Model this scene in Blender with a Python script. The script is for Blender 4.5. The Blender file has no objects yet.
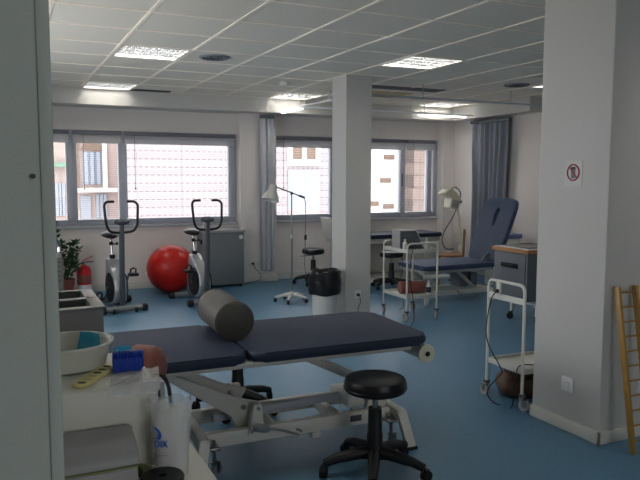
import bpy, bmesh, math, random
from mathutils import Vector, Matrix
random.seed(7)
C = bpy.context.scene.collection
PI = math.pi

# ------------------------------------------------------------ materials
def lin(c):
    return tuple(((v/255)/12.92 if v/255 <= .04045 else ((v/255+.055)/1.055)**2.4) for v in c) + (1,)
def mat(name, col, rough=.5, metal=0, var=.06, nscale=8, bump=0, bscale=60, spec=.5, trans=0, alpha=1, coat=0, emit=None, es=1, sheen=0, ior=1.45):
    m = bpy.data.materials.new(name); m.use_nodes = True
    nt = m.node_tree; b = nt.nodes['Principled BSDF']
    b.inputs['Roughness'].default_value = rough; b.inputs['Metallic'].default_value = metal
    b.inputs['Specular IOR Level'].default_value = spec; b.inputs['Alpha'].default_value = alpha
    b.inputs['Transmission Weight'].default_value = trans; b.inputs['Coat Weight'].default_value = coat
    b.inputs['Sheen Weight'].default_value = sheen; b.inputs['IOR'].default_value = ior
    tc = nt.nodes.new('ShaderNodeTexCoord'); n = nt.nodes.new('ShaderNodeTexNoise')
    n.inputs['Scale'].default_value = nscale; n.inputs['Detail'].default_value = 4
    nt.links.new(tc.outputs['Object'], n.inputs['Vector'])
    mx = nt.nodes.new('ShaderNodeMix'); mx.data_type = 'RGBA'
    c = lin(col)
    mx.inputs[6].default_value = tuple(v*(1-var) for v in c[:3])+(1,)
    mx.inputs[7].default_value = tuple(min(1, v*(1+var)) for v in c[:3])+(1,)
    nt.links.new(n.outputs['Fac'], mx.inputs[0]); nt.links.new(mx.outputs[2], b.inputs['Base Color'])
    if bump:
        n2 = nt.nodes.new('ShaderNodeTexNoise'); n2.inputs['Scale'].default_value = bscale
        nt.links.new(tc.outputs['Object'], n2.inputs['Vector'])
        bp = nt.nodes.new('ShaderNodeBump'); bp.inputs['Strength'].default_value = bump; bp.inputs['Distance'].default_value = .01
        nt.links.new(n2.outputs['Fac'], bp.inputs['Height']); nt.links.new(bp.outputs['Normal'], b.inputs['Normal'])
    if emit:
        b.inputs['Emission Color'].default_value = lin(emit); b.inputs['Emission Strength'].default_value = es
    return m

M = {}
M['wall'] = mat('wall_paint', (232,225,220), .85, bump=.05, bscale=120, var=.02, nscale=2)
M['column'] = mat('column_paint', (194,193,189), .8, bump=.04, bscale=120, var=.02, nscale=2)
M['jamb'] = mat('jamb_paint', (204,210,200), .7, var=.03)
M['tile'] = mat('ceiling_tile', (228,224,212), .9, bump=.25, bscale=180, var=.03, nscale=30)
M['tbar'] = mat('ceiling_grid_metal', (255,244,228), .35, .15, var=.02)
M['soffit'] = mat('soffit_paint', (205,203,198), .85, var=.02)
M['skirting'] = mat('skirting_paint', (214,212,204), .5, var=.03)
M['alu'] = mat('grey_aluminium', (182,186,194), .5, 0, var=.03)
M['alud'] = mat('dark_aluminium', (122,124,132), .5, .2)
M['blind'] = mat('blind_slat', (205,205,210), .5, var=.03)
M['white'] = mat('white_enamel', (212,211,204), .35, var=.03)
M['offwhite'] = mat('cream_steel', (222,220,210), .38, var=.04, nscale=5)
M['frame'] = mat('pale_grey_steel', (202,199,190), .4, var=.05)
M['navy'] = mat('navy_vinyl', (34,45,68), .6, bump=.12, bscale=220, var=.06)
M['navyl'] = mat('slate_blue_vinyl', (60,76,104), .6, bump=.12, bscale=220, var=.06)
M['black'] = mat('black_plastic', (22,22,25), .45, var=.1)
M['blackv'] = mat('black_vinyl', (18,18,21), .35, bump=.1, bscale=150, var=.1)
M['rubber'] = mat('black_rubber', (20,20,22), .75)
M['greyroll'] = mat('grey_brown_vinyl', (72,70,65), .55, bump=.15, bscale=160, var=.08)
M['brown'] = mat('brown_leather', (140,84,74), .5, bump=.15, bscale=90, var=.12, nscale=14)
M['leather'] = mat('worn_leather', (92,68,54), .6, bump=.3, bscale=40, var=.3, nscale=10)
M['red'] = mat('red_ball_rubber', (196,30,20), .32, var=.04)
M['redp'] = mat('red_paint', (190,24,34), .35)
M['steel'] = mat('brushed_steel', (150,151,147), .3, 1, var=.08, nscale=20)
M['chrome'] = mat('chrome', (210,212,214), .12, 1)
M['silver'] = mat('silver_plastic', (176,178,182), .32, .5)
M['dgrey'] = mat('dark_grey_paint', (78,82,88), .45)
M['mgrey'] = mat('mid_grey_laminate', (124,129,133), .55, var=.03)
M['cabgrey'] = mat('cabinet_grey_blue', (108,112,118), .5, var=.03)
M['wood'] = mat('beech_edge', (182,128,84), .5, var=.15, nscale=12)
M['darkwood'] = mat('reddish_wood', (150,102,72), .5, var=.15, nscale=12)
M['pine'] = mat('varnished_pine', (164,126,62), .4, var=.18, nscale=16)
M['fabric'] = mat('grey_curtain_cloth', (186,188,194), .9, bump=.2, bscale=300, var=.05, sheen=.3)
M['fabric2'] = mat('slate_curtain_cloth', (146,150,160), .9, bump=.2, bscale=300, var=.05)
M['leaf'] = mat('leaf_green', (44,78,36), .5, var=.5, nscale=25)
M['stem'] = mat('plant_stem', (70,66,40), .7)
M['teal'] = mat('teal_cloth', (28,132,160), .8, bump=.3, bscale=200, var=.1)
M['cyan'] = mat('cyan_cloth', (40,160,206), .8, bump=.3, bscale=200)
M['blue'] = mat('blue_foam', (18,60,170), .45, var=.1)
M['yellow'] = mat('pale_yellow_plastic', (222,212,140), .5, var=.05)
M['tub'] = mat('milky_plastic', (236,236,226), .35, trans=.35, var=.03)
M['case'] = mat('grey_case_plastic', (166,165,166), .45, var=.04)
M['lime'] = mat('lime_plastic', (128,138,92), .5)
M['bag'] = mat('clear_film', (236,238,240), .18, var=.05, alpha=.34, bump=.8, bscale=30, nscale=14)
M['sheet'] = mat('clear_sleeve_film', (240,242,244), .12, alpha=.42, bump=.5, bscale=40)
M['cotton'] = mat('white_cotton', (236,234,230), .9, bump=.6, bscale=25, var=.04)
M['ink'] = mat('blue_ink', (20,90,190), .5)
M['binbag'] = mat('black_bin_liner', (22,22,24), .3, bump=.6, bscale=26)
M['beige'] = mat('ivory_plastic', (222,220,196), .4)
M['signwhite'] = mat('sign_white', (200,199,196), .5)
M['signred'] = mat('sign_red', (150,24,44), .5)
M['signdark'] = mat('sign_dark', (40,40,46), .5)
M['signgrey'] = mat('sign_grey', (110,112,116), .5)
M['label'] = mat('white_label', (226,226,226), .5)
M['louvre'] = mat('satin_louvre', (225,226,228), .32, .75)
M['strip'] = mat('glowing_strip', (240,244,250), .4, emit=(250,250,255), es=1.6)
M['lamp'] = mat('fluorescent_tube', (240,244,248), .4, emit=(255,250,244), es=13.5)
M['acbeige'] = mat('beige_grille', (196,182,140), .6)
M['darkgap'] = mat('vent_dark', (40,42,44), .7)
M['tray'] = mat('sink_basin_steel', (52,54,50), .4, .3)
M['dsteel'] = mat('worn_steel', (120,121,116), .42, .8, var=.3, nscale=3)
M['rail'] = mat('white_rail_enamel', (245,247,250), .18, coat=.6)
M['bluebin'] = mat('blue_grey_box', (96,108,150), .5)

def floor_mat():
    m = mat('blue_linoleum', (84,128,156), .4, var=.1, nscale=1.4, bump=.02, bscale=90, spec=.5)
    nt = m.node_tree; b = nt.nodes['Principled BSDF']
    n = nt.nodes.new('ShaderNodeTexNoise'); n.inputs['Scale'].default_value = 45; n.inputs['Detail'].default_value = 5
    tc = nt.nodes['Texture Coordinate']; nt.links.new(tc.outputs['Object'], n.inputs['Vector'])
    mx = nt.nodes.new('ShaderNodeMix'); mx.data_type = 'RGBA'; mx.blend_type = 'MULTIPLY'; mx.inputs[0].default_value = 1
    src = b.inputs['Base Color'].links[0].from_socket
    cr = nt.nodes.new('ShaderNodeValToRGB'); cr.color_ramp.elements[0].position = .35; cr.color_ramp.elements[1].position = .65
    cr.color_ramp.elements[0].color = (.84,.86,.88,1); cr.color_ramp.elements[1].color = (1,1,1,1)
    nt.links.new(n.outputs['Fac'], cr.inputs[0]); nt.links.new(src, mx.inputs[6]); nt.links.new(cr.outputs[0], mx.inputs[7])
    nt.links.new(mx.outputs[2], b.inputs['Base Color'])
    return m
M['floor'] = floor_mat()
def brick_mat(name, c1, c2, mortar, w, h, ms):
    m = mat(name, c1, .9); nt = m.node_tree; b = nt.nodes['Principled BSDF']
    t = nt.nodes.new('ShaderNodeTexBrick'); t.inputs['Color1'].default_value = lin(c1); t.inputs['Color2'].default_value = lin(c2)
    t.inputs['Mortar'].default_value = lin(mortar); t.inputs['Scale'].default_value = 1
    t.inputs['Brick Width'].default_value = w; t.inputs['Row Height'].default_value = h; t.inputs['Mortar Size'].default_value = ms
    t.inputs['Mortar Smooth'].default_value = .3
    tc = nt.nodes['Texture Coordinate']; sp = nt.nodes.new('ShaderNodeSeparateXYZ'); cb = nt.nodes.new('ShaderNodeCombineXYZ')
    nt.links.new(tc.outputs['Object'], sp.inputs[0]); nt.links.new(sp.outputs[0], cb.inputs[0]); nt.links.new(sp.outputs[2], cb.inputs[1])
    nt.links.new(cb.outputs[0], t.inputs['Vector']); nt.links.new(t.outputs['Color'], b.inputs['Base Color'])
    return m
def band_mat():
    m = mat('facade_bands', (146,138,141), .9, var=.05, nscale=.8); nt = m.node_tree; b = nt.nodes['Principled BSDF']
    tc = nt.nodes['Texture Coordinate']; sp = nt.nodes.new('ShaderNodeSeparateXYZ'); nt.links.new(tc.outputs['Object'], sp.inputs[0])
    def mod(sock, per, lim):
        a = nt.nodes.new('ShaderNodeMath'); a.operation = 'MODULO'; nt.links.new(sock, a.inputs[0]); a.inputs[1].default_value = per
        c = nt.nodes.new('ShaderNodeMath'); c.operation = 'LESS_THAN'; nt.links.new(a.outputs[0], c.inputs[0]); c.inputs[1].default_value = lim
        return c.outputs[0]
    l1 = mod(sp.outputs[2], .235, .035); d = mod(sp.outputs[0], .17, .11); l2 = mod(sp.outputs[2], .47, .2)
    def mul(a, b_, k=None):
        q = nt.nodes.new('ShaderNodeMath'); q.operation = 'MULTIPLY'; nt.links.new(a, q.inputs[0])
        if k is None: nt.links.new(b_, q.inputs[1])
        else: q.inputs[1].default_value = k
        return q.outputs[0]
    src = b.inputs['Base Color'].links[0].from_socket
    m1 = nt.nodes.new('ShaderNodeMix'); m1.data_type = 'RGBA'; nt.links.new(mul(l2, None, .3), m1.inputs[0]); nt.links.new(src, m1.inputs[6]); m1.inputs[7].default_value = lin((130,123,124))
    m2 = nt.nodes.new('ShaderNodeMix'); m2.data_type = 'RGBA'; nt.links.new(mul(mul(l1, d), None, .8), m2.inputs[0]); nt.links.new(m1.outputs[2], m2.inputs[6]); m2.inputs[7].default_value = lin((104,94,92))
    nt.links.new(m2.outputs[2], b.inputs['Base Color']); return m
M['facade'] = band_mat()
M['facpink'] = mat('facade_pink_render', (158,142,136), .9, var=.2, nscale=1)
M['facwhite'] = mat('facade_white_render', (190,188,188), .9, var=.03)
M['block'] = brick_mat('facade_blocks', (112,98,92), (120,106,100), (90,80,76), 1.1, .42, .03)
M['shutter'] = mat('blue_white_shutter', (138,143,152), .7)
M['facglass'] = mat('facade_glass', (104,112,126), .4)
M['facbrown'] = mat('facade_brown', (110,92,80), .8)
M['awning'] = mat('green_awning', (96,128,108), .8)
def glass_mat():
    m = bpy.data.materials.new('window_glass'); m.use_nodes = True; nt = m.node_tree
    for n in list(nt.nodes):
        if n.type != 'OUTPUT_MATERIAL': nt.nodes.remove(n)
    o = nt.nodes['Material Output']; t = nt.nodes.new('ShaderNodeBsdfTransparent'); g = nt.nodes.new('ShaderNodeBsdfGlossy')
    g.inputs['Roughness'].default_value = .02; mx = nt.nodes.new('ShaderNodeMixShader'); f = nt.nodes.new('ShaderNodeFresnel')
    f.inputs['IOR'].default_value = 1.25
    nt.links.new(f.outputs[0], mx.inputs[0]); nt.links.new(t.outputs[0], mx.inputs[1]); nt.links.new(g.outputs[0], mx.inputs[2])
    nt.links.new(mx.outputs[0], o.inputs['Surface']); return m
M['glass'] = glass_mat()

# ------------------------------------------------------------ mesh helpers
def frame_of(d):
    d = Vector(d).normalized(); a = Vector((0,0,1)) if abs(d.z) < .9 else Vector((1,0,0))
    u = d.cross(a).normalized(); return u, d.cross(u).normalized()
class MB:
    def __init__(s): s.bm = bmesh.new()
    def box(s, x0,x1,y0,y1,z0,z1, bev=0, seg=2, rot=None):
        t = bmesh.new(); bmesh.ops.create_cube(t, size=1)
        for v in t.verts: v.co = Vector(((x0+x1)/2+v.co.x*(x1-x0), (y0+y1)/2+v.co.y*(y1-y0), (z0+z1)/2+v.co.z*(z1-z0)))
        if bev: bmesh.ops.bevel(t, geom=list(t.edges), offset=bev, segments=seg, affect='EDGES', profile=.5)
        return s._add(t, rot)
    def _add(s, t, rot=None):
        if rot is not None: bmesh.ops.transform(t, matrix=rot, verts=t.verts)
        me = bpy.data.meshes.new('tmp'); t.to_mesh(me); t.free(); s.bm.from_mesh(me); bpy.data.meshes.remove(me); return s
    def obox(s, p0, p1, w, h, bev=0, up=(0,0,1)):
        """a rectangular bar from p0 to p1, w across, h along up"""
        p0, p1 = Vector(p0), Vector(p1); d = (p1-p0); L = d.length; d.normalize(); up = Vector(up)
        sx = d.cross(up)
        if sx.length < 1e-4: sx = Vector((1,0,0))
        sx.normalize(); uz = sx.cross(d).normalized()
        m = Matrix((( sx.x,d.x,uz.x,(p0.x+p1.x)/2),(sx.y,d.y,uz.y,(p0.y+p1.y)/2),(sx.z,d.z,uz.z,(p0.z+p1.z)/2),(0,0,0,1)))
        return s.box(-w/2,w/2,-L/2,L/2,-h/2,h/2,bev,2,m)
    def tube(s, pts, r, n=10, closed=False, cap=True, flat=1):
        pts = [Vector(p) for p in pts]; rings = []; N = len(pts)
        rs = r if isinstance(r, (list,tuple)) else [r]*N
        u = None
        for i, p in enumerate(pts):
            if closed: d = pts[(i+1)%N]-pts[i-1]
            else: d = pts[min(i+1,N-1)]-pts[max(i-1,0)]
            d.normalize()
            if u is None: u, w = frame_of(d)
            else:
                u = (u - d*u.dot(d)).normalized(); w = d.cross(u)
            rings.append([s.bm.verts.new(p+(u*math.cos(2*PI*k/n)+w*math.sin(2*PI*k/n)*flat)*rs[i]) for k in range(n)])
        for i in range(N if closed else N-1):
            a, b = rings[i], rings[(i+1)%N]
            for k in range(n): s.bm.faces.new((a[k],a[(k+1)%n],b[(k+1)%n],b[k]))
        if cap and not closed:
            s.bm.faces.new(rings[0][::-1]); s.bm.faces.new(rings[-1])
        return s
    def cyl(s, p0, p1, r0, r1=None, n=24):
        return s.tube([p0,p1], [r0, r0 if r1 is None else r1], n)
    def lathe(s, prof, c=(0,0,0), n=32, axis=None, sx=1, sy=1, cap=True):
        c = Vector(c)
        if axis is None: u, w, d = Vector((1,0,0)), Vector((0,1,0)), Vector((0,0,1))
        else:
            d = Vector(axis).normalized(); u, w = frame_of(d)
        rings = []
        for r, z in prof:
            rings.append([s.bm.verts.new(c+u*(math.cos(2*PI*k/n)*r*sx)+w*(math.sin(2*PI*k/n)*r*sy)+d*z) for k in range(n)])
        for a, b in zip(rings, rings[1:]):
            for k in range(n): s.bm.faces.new((a[k],a[(k+1)%n],b[(k+1)%n],b[k]))
        if cap:
            if prof[0][0] > 1e-5: s.bm.faces.new(rings[0][::-1])
            if prof[-1][0] > 1e-5: s.bm.faces.new(rings[-1])
        return s
    def ball(s, c, r, sc=(1,1,1), n=24):
        t = bmesh.new(); bmesh.ops.create_uvsphere(t, u_segments=n, v_segments=max(8,n//2), radius=r)
        return s._add(t, Matrix.Translation(Vector(c)) @ Matrix.Diagonal((*sc,1)))
    def prism(s, pts, axis, a0, a1, bev=0):
        """outline pts (2D) extruded along axis 'x','y','z' from a0 to a1"""
        t = bmesh.new()
        def P(p, a): return {'x':(a,p[0],p[1]), 'y':(p[0],a,p[1]), 'z':(p[0],p[1],a)}[axis]
        A = [t.verts.new(P(p,a0)) for p in pts]; B = [t.verts.new(P(p,a1)) for p in pts]; n = len(pts)
        t.faces.new(A); t.faces.new(B[::-1])
        for k in range(n): t.faces.new((A[k],B[k],B[(k+1)%n],A[(k+1)%n]))
        bmesh.ops.recalc_face_normals(t, faces=t.faces)
        if bev: bmesh.ops.bevel(t, geom=list(t.edges), offset=bev, segments=3, affect='EDGES', profile=.5)
        return s._add(t)
    def rslab(s, x0,x1,y0,y1,z0,z1, rc, re, seg=4):
        pts = []
        for cx, cy, a0 in ((x1-rc,y1-rc,0),(x0+rc,y1-rc,90),(x0+rc,y0+rc,180),(x1-rc,y0+rc,270)):
            for k in range(7): a = math.radians(a0+k*15); pts.append((cx+rc*math.cos(a), cy+rc*math.sin(a)))
        t = bmesh.new(); A = [t.verts.new((*p,z0)) for p in pts]; B = [t.verts.new((*p,z1)) for p in pts]; n = len(pts)
        fa = t.faces.new(A[::-1]); fb = t.faces.new(B)
        for k in range(n): t.faces.new((A[k],A[(k+1)%n],B[(k+1)%n],B[k]))
        es = list(fa.edges)+list(fb.edges)
        bmesh.ops.bevel(t, geom=es, offset=re, segments=seg, affect='EDGES', profile=.5)
        return s._add(t)
    def build(s, name, m, parent=None, smooth=True, ang=38):
        bmesh.ops.remove_doubles(s.bm, verts=s.bm.verts, dist=1e-6)
        bmesh.ops.recalc_face_normals(s.bm, faces=s.bm.faces)
        me = bpy.data.meshes.new(name)
        for e in s.bm.edges:
            if len(e.link_faces) == 2 and e.calc_face_angle(0) > math.radians(ang): e.smooth = False
        if smooth:
            for f in s.bm.faces: f.smooth = True
        s.bm.to_mesh(me); s.bm.free()
        me.materials.append(m if not isinstance(m, str) else M[m])
        o = bpy.data.objects.new(name, me); C.objects.link(o)
        if parent: o.parent = parent
        return o
def thing(name, label, cat, loc, rz=0, group=None):
    o = bpy.data.objects.new(name, None); C.objects.link(o); o.location = loc; o.rotation_euler = (0,0,rz)
    o.empty_display_size = .1
    return tag(o, label, cat, group)
def tag(o, label, cat, group=None):
    o['label'] = label; o['category'] = cat
    if group: o['group'] = group
    return o
def at(o, loc, rz=0): o.location = loc; o.rotation_euler = (0,0,rz); return o
def struct(name, mb, m, smooth=True):
    o = mb.build(name, m, None, smooth); o['kind'] = 'structure'; return o
def copy_tree(o, parent=None):
    c = o.copy(); C.objects.link(c)
    if parent: c.parent = parent
    for ch in list(o.children): copy_tree(ch, c)
    return c
def arc(pts, n=6):
    """Catmull-Rom through pts"""
    P = [Vector(p) for p in pts]; P = [P[0]*2-P[1]]+P+[P[-1]*2-P[-2]]; out = []
    for i in range(1, len(P)-2):
        for k in range(n):
            t = k/n; a,b,c,d = P[i-1],P[i],P[i+1],P[i+2]
            out.append(.5*((2*b)+(c-a)*t+(2*a-5*b+4*c-d)*t*t+(3*b-a-3*c+d)*t**3))
    return out+[P[-2]]
def rounded(pts, r, n=5):
    """polyline with rounded corners"""
    P = [Vector(p) for p in pts]; out = [P[0]]
    for a,b,c in zip(P, P[1:], P[2:]):
        d0 = (a-b).normalized(); d1 = (c-b).normalized(); rr = min(r, (a-b).length/2, (c-b).length/2)
        s0, s1 = b+d0*rr, b+d1*rr
        for k in range(n+1): t = k/n; out.append(s0*(1-t)**2+b*2*t*(1-t)+s1*t*t)
    return out+[P[-1]]
def solid_text(txt, size, m, parent, name, mtx, depth=.0008, shear=0):
    cu = bpy.data.curves.new(name, 'FONT'); cu.body = txt; cu.size = size; cu.extrude = depth; cu.align_x = 'CENTER'; cu.shear = shear
    cu.offset = size*.02
    tmp = bpy.data.objects.new(name, cu); C.objects.link(tmp)
    me = bpy.data.meshes.new_from_object(tmp.evaluated_get(bpy.context.evaluated_depsgraph_get()))
    bpy.data.objects.remove(tmp); me.materials.append(M[m])
    o = bpy.data.objects.new(name, me); C.objects.link(o); o.parent = parent; o.matrix_local = mtx
    return o

# ------------------------------------------------------------ camera (1.5 m above the floor at the origin)
cam = bpy.data.objects.new('camera', bpy.data.cameras.new('camera')); C.objects.link(cam)
yaw, pitch, roll = .4415, .0926, .0019
f = Vector((math.sin(yaw)*math.cos(pitch), math.cos(yaw)*math.cos(pitch), -math.sin(pitch)))
r = Vector((math.cos(yaw), -math.sin(yaw), 0)); u = r.cross(f)
r2 = r*math.cos(roll)+u*math.sin(roll); u2 = u*math.cos(roll)-r*math.sin(roll)
cam.matrix_world = Matrix(((r2.x,u2.x,-f.x,0),(r2.y,u2.y,-f.y,0),(r2.z,u2.z,-f.z,1.5),(0,0,0,1)))
cam.data.sensor_width = 36; cam.data.lens = 681/640*36; cam.data.clip_start = .05
bpy.context.scene.camera = cam

# ------------------------------------------------------------ room
CZ = 2.566; SZ = 2.375; YW = 9.25; YP = 9.1
struct('floor', MB().box(-2,7.6,-3,9.4,-.1,0), 'floor', False)
LIGHTS = [(.948,5.791),(3.348,5.191),(.948,8.191),(3.348,8.191),(5.748,8.191),(5.748,5.791),(.948,2.791),(3.348,1.591)]
cl = MB(); cl.box(-2,7.6,-3,9.4,CZ+.12,CZ+.2)
for j in range(-13, 8):
    y0 = 4.591+.6*j
    for i in range(-4, 13):
        x0 = .348+.6*i
        if any(abs(x0-a) < .02 and abs(y0-b) < .02 for a, b in LIGHTS): continue
        cl.box(max(x0,-2),min(x0+.6,7.6),max(y0,-3),min(y0+.6,9.4),CZ+.004,CZ+.016)
struct('ceiling', cl, 'tile', False)

g = MB()
k = -3
while .348+.6*k < 7.5:
    x = .348+.6*k
    if x > -2: g.box(x-.012,x+.012,-2.98,(8.8 if x < 6.4 else 7.08),CZ-.002,CZ+.012)
    k += 1
k = -12
while 4.591+.6*k < 8.8:
    y = 4.591+.6*k
    if y > -2.98: g.box(-1.98,(6.44 if y > 7.1 else 7.58),y-.011,y+.011,CZ-.001,CZ+.012)
    k += 1
struct('trim_1', g, 'tbar', False)
# dropped beams along the window wall and the right wall
struct('trim_2', MB().box(-.62,6.44,8.8,YW+.1,SZ,CZ+.01), 'soffit', False)
struct('trim_3', MB().box(6.44,6.95,7.1,YW+.1,SZ,CZ+.01), 'soffit', False)
# window wall: niches with windows between pilasters
Z0, Z1 = .86, 2.09
w = MB()
w.box(-.62,3.1,YW,YW+.3,0,Z0); w.box(-.62,3.1,YW,YW+.3,Z1,SZ)
w.box(3.6,6.5,YW,YW+.3,0,Z0); w.box(3.6,6.5,YW,YW+.3,Z1,SZ)
w.box(3.07,3.61,YP,YW+.3,0,SZ); w.box(6.49,6.75,YP,YW+.3,0,SZ)
w.box(-.9,-.3,YW,YW+.3,Z0,Z1)
struct('wall_back', w, 'wall', False)
struct('wall_left', MB().box(-.9,-.62,1.25,3.2,0,CZ+.01).box(-.9,-.62,6.7,9.5,0,CZ+.01).box(-.9,-.62,3.2,6.7,0,1.0).box(-.9,-.62,3.2,6.7,2.2,CZ+.01), 'wall', False)  # unseen opening between these pieces, added to let in more daylight
struct('wall_right', MB().box(6.7,7.6,7.1,9.4,0,CZ+.01).box(7.6,7.9,-3,7.3,0,CZ+.01), 'wall', False)
struct('trim_4', MB().box(6.68,6.705,7.075,7.11,0,SZ,.006), 'white')
# end of the wall the view passes, with its edge strip
struct('wall_near', MB().box(-2,.061,1.138,1.25,0,CZ+.01), 'jamb', False)
struct('trim_5', MB().box(.0605,.081,1.133,1.252,0,CZ+.01,.004), 'jamb')
# piers
struct('wall_column', MB().box(3.35,3.66,6.45,6.78,0,CZ+.01,.004), 'column', False)
struct('wall_pier', MB().box(3.01,3.62,2.69,3.22,0,CZ+.01,.006).box(3.6,7.7,2.75,3.0,0,CZ+.01), 'column', False)
# wall behind the view; its unseen window opening is added for fill light
wb = MB(); wb.box(-2.2,7.9,-3.2,-3,0,.9); wb.box(-2.2,7.9,-3.2,-3,2.3,CZ+.1)
wb.box(-2.2,1.2,-3.2,-3,.9,2.3); wb.box(2.6,7.9,-3.2,-3,.9,2.3)
struct('wall_front', wb, 'wall', False)
struct('wall_side', MB().box(-2.2,-2,-3.2,1.25,0,CZ+.1), 'wall', False)
# skirting
def skirt(name, mb): struct(name, mb, 'skirting')
skirt('baseboard_back', MB().box(-.6,3.07,YW-.015,YW,0,.09,.003).box(3.6,6.5,YW-.015,YW,0,.09,.003).box(3.055,3.625,YP-.015,YP,0,.09,.003).box(6.48,6.7,YP-.015,YP,0,.09,.003))
skirt('baseboard_right', MB().box(6.685,6.7,7.09,YP,0,.09,.003))
skirt('baseboard_pier', MB().box(2.995,3.63,2.675,2.69,0,.072,.003).box(2.995,3.01,2.675,3.235,0,.072,.003).box(2.995,3.63,3.22,3.235,0,.072,.003))

# windows
def window(n, x0, x1, bars, glass):
    fr = MB(); y0, y1 = YW+.03, YW+.1
    fr.box(x0,x1,y0,y1,Z0,Z0+.08,.004); fr.box(x0,x1,y0,y1,Z1-.1,Z1,.004)
    for a, b in bars: fr.box(a,b,y0-.01,y1,Z0,Z1,.004)
    o = struct('window_%d' % n, fr, 'alu')
    for a, b in glass:
        MB().box(a,b,y1-.035,y1-.029,Z0+.08,Z1-.1).build('window_pane', 'glass', o, False)
    MB().box(x0-.02,x1+.02,YW-.035,YW+.03,Z0-.035,Z0,.006).build('window_sill', 'alu', o)
    return o
w1 = window(1, -.28, 3.06, [(-.3,-.22),(.25,.33),(.80,.93),(1.45,1.56),(2.955,3.06)], [(-.22,.25),(.33,.80),(.93,1.45),(1.56,2.955)])
w2 = window(2, 3.62, 6.49, [(3.62,3.66),(4.55,4.63),(5.79,5.88),(6.3,6.38),(6.42,6.49)], [(3.66,4.55),(4.63,5.79),(5.88,6.3)])
# sliding sash of the second window and its catch
MB().box(5.80,5.83,YW+.005,YW+.02,1.35,1.55,.004).build('window_catch', 'alud', w2)
# venetian blinds in front of the panes
def blind(x0, x1, label, zl=.93):
    t = thing('venetian_blind', label, 'blind', ((x0+x1)/2, YW, 0), 0, None); L = (x1-x0)/2-.01
    MB().box(-L,L,-.045,.02,Z1-.055,Z1-.005,.004).build('head_rail', 'alud', t)
    s = MB(); z = zl+.02
    stack_top = Z1-.165
    while z < stack_top: s.box(-L,L,-.026,-.006,z,z+.0012); z += .0255
    z = stack_top
    while z < Z1-.06: s.box(-L,L,-.026,-.004,z,z+.0032); z += .0045
    s.build('slats', 'blind', t, False)
    MB().box(-L,L,-.028,-.004,zl,zl+.012,.003).build('bottom_rail', 'alu', t)
    c = MB()
    for q in (-.8, 0, .8): MB().box(q*L-.0012,q*L+.0012,-.017,-.0145,zl,Z1-.05).build('ladder_cord', 'blind', t, False)
    wnd = MB().tube([(-L+.12,-.05,Z1-.04),(-L+.12,-.055,1.35)], .003, 6); wnd.ball((-L+.12,-.055,1.34), .012, n=10).build('tilt_wand', 'dgrey', t)
    return t
blind(-.25, .85, 'grey venetian blind over the narrow far left panes beside the doorway edge')
blind(.88, 1.5, 'grey venetian blind over the pane behind the left exercise bike')
blind(1.52, 3.04, 'wide grey venetian blind over the pane behind the red ball')
blind(3.63, 4.6, 'grey venetian blind over the pane behind the gooseneck floor lamp')
blind(4.62, 5.84, 'grey venetian blind over the bright pane just right of the middle column')
blind(5.86, 6.42, 'narrow grey venetian blind over the last pane near the right corner')

# sockets
def socket(label, loc, rz, double=False, plug=True):
    t = thing('wall_socket', label, 'socket', loc, rz)
    wd = .08 if double else .043
    MB().box(-wd,wd,-.009,-.0005,-.043,.043,.003).build('faceplate', 'label', t)
    for cx in ((-.04,.04) if double else (0,)):
        MB().lathe([(.021,-.0005),(.021,-.004),(.016,-.0045),(.015,.0),(.0,.0)], (cx,-.0085,0), 20, (0,1,0), cap=False).build('outlet', 'skirting', t)
    if plug:
        cx = -.04 if double else 0
        MB().cyl((cx,-.010,0),(cx,-.045,0),.018,.013,14).build('plug', 'black', t)
    return t
socket('white double wall socket with black plug beside the grey cabinet', (3.28,YP,.27), 0, True)
socket('white socket low on the middle column with a black plug', (3.5,6.45,.225), 0)
socket('square white empty socket low on the right pier left of the wooden ladder', (3.01,2.93,.28), -PI/2, False, False)
socket('white socket on the right pier front, behind the wooden ladder', (3.34,2.69,.3), 0, False, False)
def cable(name, label, pts, rr=.004, n=8, cat='cable', m='black'):
    return tag(MB().tube(arc(pts, n), rr, 6).build(name, m), label, cat)
cable('power_cable', 'black cable drooping from the double wall socket to the floor', [(3.24,YP-.05,.265),(3.26,YP-.08,.2),(3.33,YP-.07,.12),(3.33,YP-.06,.04),(3.2,YP-.05,.012),(3.1,YP-.08,.01)])
cable('power_cable', 'black cable hanging from the socket on the middle column', [(3.5,6.395,.22),(3.49,6.36,.16),(3.45,6.34,.08),(3.44,6.3,.01),(3.36,6.2,.008)])

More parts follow.
